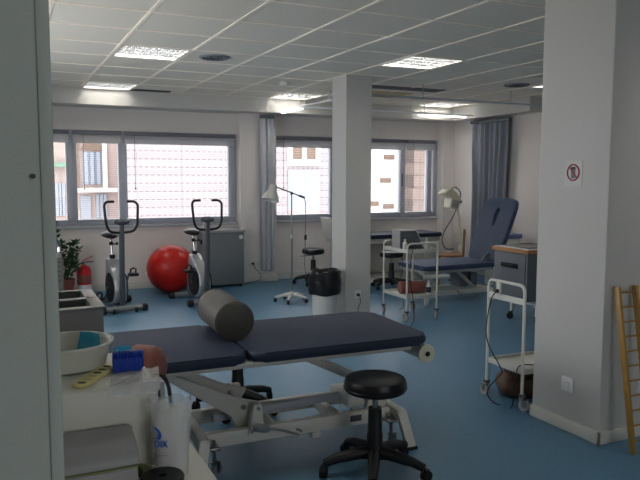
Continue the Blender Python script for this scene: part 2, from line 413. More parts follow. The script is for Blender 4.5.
# ceiling fixtures
def troffer(x, y, label):
    t = thing('ceiling_light', label, 'ceiling light', (x+.3,y+.3,CZ), 0, None)
    fr = MB()
    for a in ((-.286,.286,-.286,-.27),(-.286,.286,.27,.286),(-.286,-.27,-.286,.286),(.27,.286,-.286,.286)): fr.box(*a,-.003,.1)
    fr.box(-.286,.286,-.286,.286,.1,.108); fr.build('housing', 'white', t, False)
    lv = MB()
    for q in (-.135,-.0,.135): lv.prism([(q-.018,.045),(q+.018,.045),(q+.003,.001),(q-.003,.001)], 'x', -.27, .27)
    for i in range(11): xx = -.225+i*.045; lv.box(xx-.0012,xx+.0012,-.27,.27,.004,.045)
    lv.build('louvre', 'louvre', t, False)
    for q in (-.2,-.068,.068,.2): MB().cyl((-.262,q,.072),(.262,q,.072),.013,n=12).build('tube', 'lamp', t)
    return t
for x, y, l in ((.948,5.791,'lit square louvred ceiling light nearest the left wall, in front of the farther one'),
                (3.348,5.191,'bright square louvred ceiling light in front of the middle column'),
                (.948,8.191,'faint square louvred ceiling light at the far left above the windows'),
                (3.348,8.191,'square louvred ceiling light above the left curtain, behind the small round detector'),
                (5.748,8.191,'square louvred ceiling light above the tall grey right curtain rail'),
                (5.748,5.791,'square louvred ceiling light at the top edge of the right pier')):
    troffer(x, y, l)
for x, l in ((.948,'added louvred ceiling light out of view above the foreground table, left'),(3.348,'added louvred ceiling light out of view above the right pier')):  # two fixtures out of view, added to brighten the room
    troffer(x, 2.791 if x < 3 else 2.191-.6, l)
def rvent(x, y, rr, label):
    t = thing('ceiling_vent', label, 'vent', (x,y,CZ))
    MB().lathe([(rr,.008),(rr,-.002),(rr*.9,-.012),(rr*.78,-.004),(rr*.78,.008)], n=36, cap=False).build('rim', 'mgrey', t)
    v = MB()
    for k in range(3): q = rr*(.25+.19*k); v.lathe([(q,.006),(q+.02,-.008),(q+.024,-.008),(q+.004,.006)], n=30, cap=False)
    v.build('vane', 'dgrey', t); MB().lathe([(rr*.86,.0075),(.0,.0075)], n=30, cap=False).build('throat', 'darkgap', t)
rvent(1.81,6.05,.14,'round grey air vent in the ceiling right of the nearest lit light')
rvent(5.5,6.3,.15,'round grey air vent in the ceiling beside the right pier')
t = thing('smoke_detector', 'small white round detector on the ceiling left of the middle column', 'detector', (2.99,7.27,CZ))
MB().lathe([(.055,.004),(.055,-.02),(.04,-.04),(0,-.042)], n=24).build('cover', 'white', t)
t = thing('ceiling_grille', 'long dark slot grille in the ceiling right of the middle column', 'vent', (4.4,7.14,CZ))
gr = MB(); gr.box(-.62,.62,-.1,.1,.002,.008); gr.build('slot', 'darkgap', t, False)
fr = MB()
for q in (-.1,-.035,.035,.1): fr.box(-.63,.63,q-.006,q+.006,-.008,.006)
fr.build('blade', 'mgrey', t, False)
t = thing('ceiling_grille', 'beige return grille in the ceiling behind the dark slot', 'vent', (4.55,7.78,CZ))
MB().box(-.32,.32,-.26,.26,-.006,.008,.003).build('panel', 'acbeige', t)
fr = MB()
for k in range(9): fr.box(-.28,.28,-.22+k*.052,-.205+k*.052,-.009,-.004)
fr.build('blade', 'acbeige', t, False)
t = thing('ceiling_grille', 'narrow dark grille where ceiling meets the window beam, far left', 'vent', (1.78,8.72,CZ))
MB().box(-.24,.24,-.05,.06,-.004,.006).build('slot', 'darkgap', t, False)
fr = MB()
for k in range(4): fr.box(-.24,.24,-.045+k*.028,-.039+k*.028,-.008,-.003)
fr.build('blade', 'dgrey', t, False)

# hanging curtain rails
RZ = 2.41
t = thing('curtain_rail', 'white suspended curtain rail running towards the windows with a side branch', 'rail', (3.62,8.1,RZ))
MB().box(-.013,.013,-.75,.68,-.011,.011,.004).build('track', 'rail', t)
MB().box(.012,2.9,.187,.213,-.011,.011,.004).build('track', 'rail', t)
for p in ((-.0,0),(1.95,.2),(0,-.68)): MB().cyl((p[0],p[1],.01),(p[0],p[1],CZ-RZ+.005),.006,n=8).build('hanger', 'white', t)
t = thing('curtain_rail', 'grey suspended curtain rail crossing from the middle column to the right', 'rail', (3.66,6.75,RZ))
MB().box(0,3.92,-.012,.012,-.011,.011,.004).build('track', 'alu', t)
for p in (.85,2.15,3.4): MB().cyl((p,0,.01),(p,0,CZ-RZ+.005),.006,n=8).build('hanger', 'alu', t)
for lab, loc, rz, L in (('bright slim hanging strip above the left curtain, left of the middle column', (3.575,8.45,RZ-.035), PI/2, .33),
                      ('bright slim hanging strip in front of the right curtain top', (5.97,8.42,RZ-.015), 0, .42)):
    t = thing('glowing_strip', lab, 'strip light', loc, rz)
    MB().box(-L,L,-.022,.022,-.012,.004,.004).build('glow_bar', 'strip', t)  # slim emissive bar hung beside the curtain rail
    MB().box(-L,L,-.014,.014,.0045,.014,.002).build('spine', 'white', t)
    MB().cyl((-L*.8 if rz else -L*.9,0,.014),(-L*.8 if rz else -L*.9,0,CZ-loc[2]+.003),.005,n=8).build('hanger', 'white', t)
o = tag(MB().cyl((0,0,0),(0,.004,0),.004,n=10).build('wall_screw', 'dgrey'), 'small dark screw in the near wall edge at the left', 'screw')
o.location = (.05,1.1335,1.5)

# curtains
def curtain(label, p0, p1, z0, z1, folds, amp, m, taper=1, rail=True):
    p0, p1 = Vector(p0), Vector(p1); d = (p1-p0); L = d.length; d.normalize(); nrm = Vector((-d.y,d.x))
    t = thing('curtain', label, 'curtain', ((p0.x+p1.x)/2,(p0.y+p1.y)/2,0)); o = Vector(((p0.x+p1.x)/2,(p0.y+p1.y)/2))
    nx, nz = folds*12, 22; mb = MB(); V = []
    for sgn in (0, 1):
        g = []
        for j in range(nz+1):
            row = []; v = j/nz
            wd = 1-(1-taper)*math.sin(PI*min(1,v*1.2))*.5
            for i in range(nx+1):
                uu = i/nx; a = uu*folds*2*PI
                aa = amp*(.55+.45*(1-v)) ; am = aa*(1+.35*math.sin(uu*17+1))
                if v > .96: am *= .55
                off = math.sin(a+.9*math.sin(uu*9+v*1.5))*am + .004*(1 if sgn else -1)
                sx = (uu-.5)*L*wd + .006*math.sin(v*5+uu*12)
                q = d*sx+nrm*off
                row.append(mb.bm.verts.new((q.x,q.y,z0+(z1-z0)*v)))
            g.append(row)
        V.append(g)
    for sgn in (0,1):
        for j in range(nz):
            for i in range(nx): mb.bm.faces.new((V[sgn][j][i],V[sgn][j][i+1],V[sgn][j+1][i+1],V[sgn][j+1][i]))
    for j in range(nz):
        for i in (0,nx): mb.bm.faces.new((V[0][j][i],V[0][j+1][i],V[1][j+1][i],V[1][j][i]))
    for i in range(nx):
        for j in (0,nz): mb.bm.faces.new((V[0][j][i],V[0][j][i+1],V[1][j][i+1],V[1][j][i]))
    mb.build('cloth', m, t, ang=80)
    MB().obox((*( -d*L*.5), z1-.03),(*(d*L*.5), z1-.03), amp*1.3, .05, .01).build('header_tape', 'cabgrey', t)
    return t
curtain('narrow grey curtain gathered on the pilaster behind the floor lamp', (3.33,9.0), (3.54,9.0), .17, 2.36, 3, .035, 'fabric')
curtain('wide grey pleated curtain in the right corner behind the raised backrest', (6.62,8.56), (6.62,7.7), .08, 2.36, 7, .055, 'fabric2', .8)

# ------------------------------------------------------------ main treatment table
def castor(par, x, y, rr, h, a=0, mf='dgrey', mw='mgrey', twin=False):
    """small swivel castor whose wheel touches z=0: a fork with its wheel as sub-part"""
    c, s = math.cos(a), math.sin(a); wx, wy = x+rr*.5*c, y+rr*.5*s
    fk = MB(); fk.cyl((x,y,rr*1.5),(x,y,h),rr*.28,n=8)
    fk.obox((x-.3*rr*c,y-.3*rr*s,rr*2.15),(wx+.45*rr*c,wy+.45*rr*s,rr*2.15),rr*1.15,rr*.22,rr*.08)
    for q in (() if twin else (-1,1)):
        ox, oy = -s*q*rr*.5, c*q*rr*.5
        fk.obox((wx+ox,wy+oy,rr*.75),(wx+ox*.98,wy+oy*.98,rr*2.1),rr*.12,rr*.5,0,up=(c,s,0))
    fork = fk.build('castor_fork', mf, par); wt = .62 if twin else .3
    MB().cyl((wx+s*rr*wt,wy-c*rr*wt,rr),(wx-s*rr*wt,wy+c*rr*wt,rr),rr,n=18).build('castor_wheel', mw, fork if par.type == 'EMPTY' else par)
    return fork
def treatment_table():
    t = thing('treatment_table', 'dark blue padded treatment table with cream lifting frame in the foreground', 'treatment table', (1.145,3.45,0), -.03)
    for a, b in ((-1.02,-.055),(-.04,.98)):
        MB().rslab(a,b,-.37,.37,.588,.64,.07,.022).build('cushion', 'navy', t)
    tf = MB()
    for q in (-.32,.32): tf.box(-.98,.88,q-.018,q+.018,.56,.587,.004)
    for q in (-.96,-.5,-.05,.45,.86): tf.box(q-.018,q+.018,-.32,.32,.559,.586,.004)
    tf.build('top_frame', 'frame', t)
    bf = MB()
    for q in (-.19,.17): bf.box(-.24,.82,q-.022,q+.022,.13,.205,.005)
    bf.box(.1,.16,-.17,.17,.135,.195,.004); bf.box(.5,.54,-.17,.17,.135,.195,.004)
    bf.build('base_beam', 'offwhite', t)
    for x, sx in ((-.265,-1),(.845,1)):
        MB().box(x-.025,x+.025,-.3,.3,.145,.215,.006).build('cross_beam', 'offwhite', t)
        for q in (-1,1):
            MB().obox((x,q*.29,.205),(x+sx*.04,q*.335,.008),.055,.035,.004,up=(0,1,0)).build('leg', 'offwhite', t)
            MB().box(x+sx*.041-.03,x+sx*.041+.03,q*.336-.024,q*.336+.024,0,.016,.004).build('foot_pad', 'rubber', t)
    # left lever: curved plate
    pl = [(-.42,.49),(-.36,.50),(-.04,.345),(.08,.31),(.05,.26),(.025,.15),(-.05,.15),(-.065,.21),(-.09,.26),(-.15,.30)]
    MB().prism(pl, 'y', -.145, -.115, .004).build('lifting_lever', 'frame', t)
    MB().prism(pl, 'y', .115, .145, .004).build('lifting_lever', 'frame', t)
    MB().cyl((-.02,-.15,.30),(-.02,.15,.30),.014,n=12).build('lever_axle', 'steel', t)
    MB().box(-.43,-.37,-.15,.15,.48,.558,.005).build('lever_mount', 'frame', t)
    for q in (-.22,.16): MB().prism([(-.02,.17),(.07,.17),(.055,.33),(.015,.33)], 'y', q-.006, q+.034, .003).build('upright_bracket', 'offwhite', t)
    MB().cyl((.035,-.235,.31),(.035,-.224,.31),.009,n=10).build('bolt', 'steel', t)
    lv = MB()
    for q in (-.13,.13):
        lv.obox((.28,q,.55),(.78,q,.30),.02,.034,.004); lv.obox((.44,q,.555),(.44,q,.465),.018,.026,.003,up=(1,0,0))
    lv.cyl((.44,-.15,.475),(.44,.15,.475),.011,n=10); lv.build('lifting_strut', 'frame', t)
    bk = MB()
    for q in (-.16,.12): bk.prism([(.69,.17),(.84,.17),(.82,.32),(.73,.32)], 'y', q, q+.035, .003)
    bk.box(.60,.70,-.125,.125,.205,.27,.005); bk.build('end_bracket', 'offwhite', t)
    MB().obox((-.15,0,.21),(.6,0,.24),.035,.045,.01).cyl((.55,0,.24),(.66,0,.25),.016,n=12).build('actuator', 'alu', t)
    hd = MB().tube(arc([(.02,-.36,.255),(.1,-.365,.235),(.2,-.37,.2),(.215,-.368,.215),(.19,-.365,.225)],5), .006, 8); hd.tube([(-.0,-.2,.17),(.0,-.33,.25),(.02,-.36,.255)], .006, 8)
    hd.build('foot_lever', 'steel', t)
    MB().tube([(-.03,-.36,.265),(-.02,-.36,.262),(.02,-.36,.252),(.045,-.362,.245),(.055,-.362,.243)], [.012,.021,.022,.014,.006], 12).build('lever_grip', 'mgrey', t)
    MB().box(.34,.39,-.22,-.18,.1,.131,.003).build('clip', 'white', t)
    MB().box(.57,.64,-.2155,-.2115,.155,.19,.002).build('rating_plate', 'dgrey', t)
    castor(t, .80, -.26, .034, .19, .6, 'steel'); castor(t, -.21, -.26, .034, .19, .6, 'steel')
    for xx in (.80, -.21): MB().box(xx-.03,xx+.05 if xx > 0 else xx+.03,-.28,-.21,.14,.155,.003).build('castor_plate', 'steel', t)
    MB().cyl((.962,-.35,.538),(.962,.30,.538),.045,n=24).build('paper_roll', 'white', t)
    h = MB(); h.lathe([(.05,0),(.05,.012),(.03,.016),(.0,.016)], (.962,-.352,.535), 24, (0,-1,0)); h.box(.94,.98,-.364,-.353,.50,.585,.004)
    MB().box(.94,.98,.302,.312,.50,.585,.004).build('roll_bracket', 'beige', t); h.build('roll_holder', 'beige', t)
    MB().cyl((.962,-.3685,.535),(.962,-.373,.535),.014,n=12).build('holder_knob', 'black', t)
    return t
treatment_table()

def bolster(name, label, m, p0, p1, rr, cat='bolster', seams=True, dome=False):
    p0, p1 = Vector(p0), Vector(p1); d = p1-p0; L = d.length
    t = MB(); t.lathe([(0,0),(rr*.86,.0),(rr*.96,.006),(rr,.02),(rr,L-.02),(rr*.96,L-.006),(rr*.86,L),(0,L)] if not dome else [(0,0),(rr*.86,0),(rr,.02),(rr,L-.03),(rr*.95,L-.012),(rr*.8,L+.003),(rr*.5,L+.014),(0,L+.018)], p0, 40, d)
    o = thing(name, label, cat, p0); 
    for v in t.bm.verts: v.co -= p0
    t.build('cover', m, o)
    if seams:
        u, w_ = frame_of(d)
        for q in (.012, L-.012):
            pts = [d.normalized()*q+(u*math.cos(a)+w_*math.sin(a))*(rr*.985) for a in [2*PI*k/40 for k in range(40)]]
            MB().tube(pts, .0035, 6, closed=True).build('piping', m, o)
    return o
bolster('bolster', 'thick grey cylindrical bolster lying across the foreground treatment table', 'greyroll', (1.095,3.35,.7455), (1.12,3.81,.7455), .104)

# ------------------------------------------------------------ rolling stools
def stool(name='rolling_stool', z=.5, arm_r=.262, seat_r=.158):
    t = thing(name, '', 'stool', (0,0,0), 0)
    MB().lathe([(0,z-.075),(seat_r*.9,z-.075),(seat_r*.97,z-.068),(seat_r,z-.05),(seat_r,z-.03),(seat_r*.95,z-.008),(seat_r*.8,z),(seat_r*.3,z+.004),(0,z+.004)], n=44).build('seat', 'blackv', t)
    pts = [(seat_r*1.0*math.cos(a), seat_r*1.0*math.sin(a), z-.052) for a in [2*PI*k/40 for k in range(40)]]
    MB().tube(pts, .004, 6, closed=True).build('piping', 'blackv', t)
    MB().box(-.07,.07,-.05,.05,z-.09,z-.074,.003).cyl((0,0,z-.2),(0,0,z-.075),.014,n=14).build('gas_strut', 'steel', t)
    MB().lathe([(.026,.09),(.042,.1),(.040,.2),(.037,.215),(.034,z-.16),(.0,z-.16)], n=24).build('column_cover', 'black', t)
    MB().tube([(.02,0,z-.095),(.12,.03,z-.1),(.17,.05,z-.105)], .005, 8).build('lift_lever', 'black', t)
    for k in range(5):
        a = 2*PI*k/5
        c, s = math.cos(a), math.sin(a)
        l = MB(); l.tube([(.015*c,.015*s,.105),(.08*c,.08*s,.108),(arm_r*.75*c,arm_r*.75*s,.09),(arm_r*c,arm_r*s,.068)], [.034,.031,.025,.021], 12, flat=1.0)
        l.build('leg', 'black', t)
        castor(t, arm_r*c, arm_r*s, .027, .075, a+1.1, 'black', 'rubber', True)
    return t
s0 = stool(); at(s0, (1.685,2.91,0), math.radians(22)); s0['label'] = 'black round rolling stool standing in front of the foreground treatment table'
for loc, a, l in (((1.36,4.12,0), .3, 'black rolling stool behind the foreground table, its seat hidden by the tabletop'),
                  ((4.78,7.85,0), .9, 'black rolling stool behind the white trolley in front of the window-side couch'),
                  ((3.97,8.62,0), 2.7, 'black rolling stool by the back wall left of the middle column')):
    s = copy_tree(s0); at(s, loc, a); s['label'] = l

# ------------------------------------------------------------ couch by the windows
t = thing('treatment_couch', 'long navy topped couch with pale base under the right-hand windows', 'treatment couch', (5.2,8.62,0))
MB().rslab(-.62,.76,-.3,.3,.625,.68,.06,.02).build('cushion', 'navy', t)
b = MB(); b.box(-.9,.72,-.26,.26,.56,.624,.005); b.box(-.85,-.79,-.24,.24,.03,.56,.004); b.box(.46,.69,-.24,.24,.03,.56,.004)
b.box(-.79,.46,.16,.2,.1,.5,.003); b.box(-.88,.71,-.26,.26,0,.05,.005); b.build('base_cabinet', 'frame', t)
# raised head section wearing white paper
MB().obox((-.63,0,.66),(-.98,0,.86),.56,.06,.02,up=(0,0,1)).build('head_section', 'navy', t)
ps = MB(); ps.obox((-.6,0,.69),(-1.0,0,.92),.5,.012,.004); ps.obox((-1.0,0,.92),(-.93,0,.62),.5,.012,.004); ps.build('paper_sheet', 'white', t)
for k in range(5): pass

# ------------------------------------------------------------ couch with raised backrest
def couch():
    t = thing('treatment_couch', 'blue adjustable couch with raised backrest and slot, beside the right curtain', 'treatment couch', (4.85,6.82,0))
    # local x -.6 .. .55
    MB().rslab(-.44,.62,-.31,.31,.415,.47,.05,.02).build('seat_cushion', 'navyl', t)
    # backrest board in its own plane with a breathing slot
    ang = math.radians(68); L = .84; hw = .30; th = .055
    base = Vector((.655,0,.44)); dx = Vector((math.cos(ang),0,math.sin(ang))); nn = Vector((-math.sin(ang),0,math.cos(ang)))
    bm = bmesh.new(); outer = []; inner = []; n = 48
    for k in range(n):
        a = 2*PI*k/n
        # rounded rectangle (superellipse) outline
        cx, cy = math.cos(a), math.sin(a); e = 2/7
        outer.append((L/2+L/2*abs(cx)**e*(1 if cx>0 else -1), hw*abs(cy)**e*(1 if cy>0 else -1)))
        wy = .04 if cx > 0 else .026
        inner.append((L*.70+.125*cx, wy*cy))
    def ring(pts, h, sh=0):
        out = []
        for (a, b_), (ia, ib) in zip(pts, pts):
            A, B = L/2+(a-L/2)*(1-sh), b_*(1-sh*1.2)
            out.append(bm.verts.new(base+dx*A+Vector((0,B,0))+nn*h))
        return out
    def ringi(h, sc=1):
        return [bm.verts.new(base+dx*(L*.70+(a-L*.70)*sc)+Vector((0,b_*sc,0))+nn*h) for a, b_ in inner]
    o = [ring(outer, 0), ring(outer, th*.25,-.0), ring(outer, th*.8), ring(outer, th, .035), ring(outer, th, .09)]
    i_ = [ringi(th,1.15), ringi(th*.85), ringi(0)]
    seq = o+i_+[o[0]]
    for A, B in zip(seq, seq[1:]):
        for k in range(n): bm.faces.new((A[k],A[(k+1)%n],B[(k+1)%n],B[k]))
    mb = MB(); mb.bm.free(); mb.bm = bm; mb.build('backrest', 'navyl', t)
    bb = MB(); q0 = base+dx*.03-nn*.012
    for y in (-.2,.2): bb.obox(q0+Vector((0,y,0)), q0+dx*.7+Vector((0,y,0)), .03, .02, .003, up=nn)
    bb.obox(base+dx*.33-nn*.012+Vector((0,-.22,0)), base+dx*.33-nn*.012+Vector((0,.22,0)), .03,.02,.003, up=nn)
    bb.build('backrest_frame', 'frame', t)
    MB().obox(base+dx*.3+Vector((.04,-.1,-.04)), Vector((.4,-.1,.36)), .02,.02,.003).build('backrest_stay', 'steel', t)
    fr = MB()
    for q in (-.24,.24): fr.box(-.41,.6,q-.018,q+.018,.375,.412,.004)
    for q in (-.38,0,.55): fr.box(q-.018,q+.018,-.24,.24,.374,.41,.004)
    fr.build('top_frame', 'frame', t)
    lf = MB()
    for q in (-.17,.17): lf.box(-.36,.62,q-.02,q+.02,.09,.15,.005)
    lf.build('base_beam', 'offwhite', t)
    for x in (-.36,.60):
        MB().box(x-.022,x+.022,-.24,.24,.10,.15,.005).build('cross_beam', 'offwhite', t)
        for q in (-1,1): MB().box(x-.02,x+.02,q*.235-.02,q*.235+.02,0,.11,.004).build('leg', 'offwhite', t)
    for q in (-.12,.12):
        MB().obox((-.32,q,.37),(-.08,q,.15),.02,.04,.004).build('lifting_strut', 'frame', t)
        MB().obox((.15,q,.37),(.42,q,.15),.02,.04,.004).build('lifting_strut', 'frame', t)
    MB().box(.22,.34,-.1,.1,.16,.33,.01).build('motor_box', 'mgrey', t); MB().box(.4,.5,-.08,.08,.16,.32,.01).build('control_box', 'mgrey', t)
    MB().cyl((-.42,-.27,.345),(-.10,-.29,.335),.028,n=18).build('side_roll', 'white', t)
    MB().tube(arc([(.1,-.2,.15),(.12,-.28,.09),(.3,-.3,.075),(.33,-.3,.09)],5), .006, 8).build('foot_lever', 'steel', t)
couch()

# ------------------------------------------------------------ trolleys
def trolley(label, loc, rz, LX, LY, levels=(.24,.72)):
    """loops stand at y=0 and y=LY, x from 0 to LX"""
    t = thing('instrument_trolley', label, 'trolley', loc, rz)
    for y in (0, LY):
        MB().tube(rounded([(0,y,.095),(0,y,.81),(LX,y,.81),(LX,y,.095)],.05,6), .0105, 10).build('end_frame', 'white', t)
    if len(levels) < 2:
        for y in (0, LY): MB().box(.01,LX-.01,y-.006,y+.006,.685,.725,.003).build('cross_bar', 'white', t)
    for z in levels:
        s = MB(); s.box(.012,LX-.012,.012,LY-.012,z,z+.008)
        for a in ((.0105,LX-.0105,0,.012),(.0105,LX-.0105,LY-.012,LY),(.0,.012,.012,LY-.012),(LX-.012,LX,.012,LY-.012)): s.box(*a,z-.008,z+.028,.002)
        s.build('shelf', 'white', t)
    for x in (0,LX):
        for y in (0,LY):
            castor(t, x, y, .037, .1, random.uniform(0,6), 'steel', 'case')
            MB().cyl((x,y,.092),(x,y,.108),.024,n=14).build('bumper', 'dgrey', t)
    return t
trolley('white two-shelf trolley carrying a sloped device, in front of the blue adjustable couch', (3.80,5.93,0), 0, .375, .47)
trolley('white trolley with castors and trailing black cable beside the right pier', (3.005,3.66,0), -PI/2, .35, .5, (.24,))

# sloped device on the first trolley (its back panel faces us)
t = thing('therapy_device', 'grey wedge-shaped therapy console standing on the white trolley shelf', 'device', (3.985,6.20,.7285), math.radians(-8))
t.scale = (1.08,1,1.05)

MB().prism([(-.14,.0),(.14,.0),(.045,.2),(-.14,.2)], 'y', -.10, .10, .007).build('casing', 'case', t)
MB().prism([(-.13,.01),(.12,.01),(.037,.19),(-.13,.19)], 'y', -.1025, -.0995).build('back_panel', 'dgrey', t)
v = MB()
for k in range(3): v.box(-.09+k*.03,-.075+k*.03,-.1035,-.102,.14,.15)
v.build('vent_slot', 'mgrey', t)
MB().obox((.137,0,.012),(.052,0,.19),.17,.006,.001,up=(.9,0,.45)).build('control_panel', 'label', t)
for q, l in (((3.845,6.05),'slim white bottle on the left of the trolley shelf beside the console'),((4.075,5.985),'white bottle with a round cap on the trolley shelf near its front right'),((4.13,6.055),'short white pot on the trolley shelf behind the capped bottle')):
    t = thing('gel_bottle', l, 'bottle', (q[0],q[1],.7285)); h = .11 if q[1] != 6.055 else .06
    MB().lathe([(.0,0),(.021,0),(.024,.006),(.024,h*.72),(.012,h*.85),(.012,h*.9),(0,h*.9)], n=20).build('bottle_body', 'white', t)
    MB().lathe([(.0,h*.9+.0005),(.013,h*.9+.0005),(.012,h*1.12),(0,h*1.12)], n=16).build('cap', 'signwhite', t)
bolster('bolster', 'brown cylindrical bolster on the lower shelf of the white trolley', 'brown', (3.86,6.17,.317), (4.14,6.13,.317), .066)
t = thing('gel_bottle', 'white bottle with a dark band on the lower shelf beside the brown bolster', 'bottle', (4.125,6.01,.2485))
MB().lathe([(0,0),(.024,0),(.026,.006),(.026,.10),(.012,.12),(.012,.15),(0,.15)], n=20).build('bottle_body', 'white', t)
MB().lathe([(.0265,.025),(.0265,.085)], n=20, cap=False).build('band', 'navy', t)
cable('power_cable', 'black cable looping from the console and trailing down past the white trolley', [(3.93,6.075,.755),(3.91,5.97,.768),(3.84,5.90,.72),(3.80,5.88,.5),(3.83,5.86,.25),(3.82,5.82,.05),(3.74,5.74,.008),(3.6,5.6,.008)])
cable('power_cable', 'black cables hanging behind the right end of the white trolley', [(4.04,6.43,.76),(4.05,6.455,.70),(4.08,6.46,.5),(4.05,6.46,.3),(4.1,6.46,.06),(4.05,6.47,.008)])

# grey mobile cabinet with wood-edged top
t = thing('mobile_cabinet', 'grey rolling cabinet with wood-edged top and black handle behind the right pier', 'cabinet', (4.74,5.2,0))
MB().box(0,.5,0,.5,.25,.735,.006).build('body', 'cabgrey', t)
MB().box(-.02,.52,-.02,.52,.737,.775,.004).build('top', 'wood', t)
MB().box(.0,.5,.0,.5,.7755,.779,.001).build('top_surface', 'label', t)
MB().box(-.012,-.0005,.02,.48,.27,.72,.003).build('door', 'cabgrey', t)
h = MB(); h.tube(rounded([(-.013,.14,.60),(-.045,.15,.60),(-.045,.34,.60),(-.013,.35,.60)],.02), .011, 8); h.build('handle', 'black', t)
MB().box(-.02,-.0125,.12,.37,.575,.625,.006).build('handle_plate', 'black', t)
fr = MB()
for a in ((.14,.5,0,.03),(.14,.5,.37,.40),(.14,.17,0,.40),(.47,.5,0,.40)): fr.box(*a,.2,.2495,.004)
for x in (.155,.485):
    for y in (.015,.385): fr.box(x-.014,x+.014,y-.014,y+.014,.09,.2495,.003)
fr.build('frame', 'white', t)
for x in (.155,.485):
    for y in (.015,.385):
        castor(t, x, y, .035, .1, random.uniform(0,6), 'black', 'black')
t = thing('steel_tray', 'flat steel tray lying on top of the grey rolling cabinet', 'tray', (5.0,5.45,.7795))
MB().box(-.19,.19,-.19,.19,0,.004,.001).tube([(-.19,-.19,.01),(.19,-.19,.01),(.19,.19,.01),(-.19,.19,.01)],.006,8,closed=True).build('tray_body', 'steel', t)

# second trolley: plug block and cables, leather weights beneath
t = thing('power_adapter', 'white plug block clipped to the top rail of the right trolley', 'adapter', (2.988,3.53,.765))
t.scale = (.8,.8,.8)
MB().box(-.02,.004,-.022,.022,-.05,.055,.004).build('block', 'white', t)
MB().cyl((-.03,0,-.02),(-.02,0,-.02),.017,n=12).build('plug', 'black', t)
cable('power_cable', 'black cable hanging from the plug block down the near side of the right trolley', [(2.958,3.53,.745),(2.945,3.56,.69),(2.94,3.60,.5),(2.94,3.57,.38),(2.935,3.44,.26),(2.935,3.43,.22),(2.94,3.55,.1),(2.935,3.56,.04),(2.935,3.50,.006),(2.94,3.44,.006)])
cable('power_cable', 'black cable draped over the lower shelf edge of the right trolley', [(3.35,3.45,.255),(3.2,3.40,.257),(3.05,3.36,.283),(2.995,3.35,.26),(2.985,3.36,.15),(2.985,3.37,.03),(2.98,3.38,.006),(2.96,3.36,.006)])
def pillow(name, label, m, loc, sx, sy, sz, rz):
    o = MB(); bm = o.bm; bmesh.ops.create_uvsphere(bm, u_segments=32, v_segments=18, radius=1)
    for v in bm.verts:
        x, y, z = v.co
        e = .3
        v.co = Vector((sx*math.copysign(abs(x)**e,x) if abs(x)>1e-6 else 0, sy*math.copysign(abs(y)**e,y) if abs(y)>1e-6 else 0, sz*z*(1-.25*abs(x)**3)+sz + .006*math.sin(x*9)*math.sin(y*7)))
    zmin = min(v.co.z for v in bm.verts)
    for v in bm.verts: v.co.z -= zmin
    p = o.build(name, m); p.location = loc; p.rotation_euler = (0,0,rz); return p
tag(pillow('sandbag', 'x', 'leather', (3.27,3.56,0), .2, .14, .07, -.5), 'large worn brown leather sandbag on the floor under the right trolley', 'sandbag')
tag(pillow('sandbag', 'x', 'leather', (3.25,3.55,.1475), .13, .11, .03, .25), 'smaller brown leather sandbag lying on the larger one under the right trolley', 'sandbag')

# ------------------------------------------------------------ magnet lamp and things behind the couch
t = thing('treatment_lamp', 'cream angular treatment lamp head on a stand behind the adjustable couch', 'lamp', (6.04,8.0,0))
MB().lathe([(0,0),(.17,0),(.17,.012),(.14,.022),(.03,.03),(0,.03)], n=40).build('base', 'black', t)
MB().cyl((0,0,.03),(0,0,.42),.016,n=14).build('pole', 'steel', t)
MB().lathe([(0,.36),(.04,.362),(.052,.38),(.052,.46),(.04,.50),(.02,.53),(0,.53)], n=24).build('counterweight', 'beige', t)
MB().tube([(0,0,.51),(-.02,0,.66),(-.07,-.02,.9),(-.12,-.03,1.14)], [.024,.022,.019,.017], 12).build('arm', 'beige', t)
PV = (-.12,1.15)
MB().prism([(PV[0]+a,PV[1]+b) for a,b in ((-.28,.112),(-.186,.186),(-.07,.14),(.012,.035),(-.04,-.117),(-.175,-.08),(-.15,.047),(-.198,.105))], 'y', -.13, .05, .008).build('lamp_head', 'beige', t)
MB().prism([(PV[0]+a,PV[1]+b) for a,b in ((-.158,-.06),(-.135,.04),(-.03,.01),(-.052,-.095))], 'y', -.137, -.129, .003).build('head_panel', 'case', t)
MB().cyl((-.12,-.1405,1.15),(-.12,-.129,1.15),.022,n=16).build('joint', 'case', t)
MB().tube(arc([(PV[0]+a,.055,PV[1]+b) for a,b in ((-.07,.12),(.01,.198),(.09,.175),(.133,.093),(.08,-.07),(0,-.233),(-.117,-.396),(-.168,-.51),(-.163,-.6),(-.10,-.68),(.03,-.69))],7), .008, 8).build('hose', 'dgrey', t)
# wooden chair behind the couch
t = thing('wooden_chair', 'plain wooden chair behind the adjustable couch, only slats showing', 'chair', (5.62,7.62,0), -.64)
MB().box(-.2,.14,-.2,.2,.42,.45,.008).build('seat', 'darkwood', t)
for x, y, h in ((-.18,-.18,.42),(-.18,.18,.42),(.12,-.18,.78),(.12,.18,.78)):
    MB().obox((x,y,0),(x+(.03 if h > .5 else 0),y,h),.03,.03,.005,up=(0,1,0)).build('leg', 'darkwood', t)
MB().box(.13,.15,-.165,.165,.68,.75,.004).build('backrest', 'darkwood', t)
MB().box(-.19,-.17,-.165,.165,.3,.33,.003).build('stretcher', 'darkwood', t)
t = thing('storage_box', 'pale box with a blue lid behind the raised backrest', 'box', (6.34,7.45,0))
MB().box(-.17,.17,-.17,.17,0,.66,.008).build('box_body', 'offwhite', t)
MB().box(-.185,.185,-.185,.185,.661,.72,.008).build('lid', 'bluebin', t)

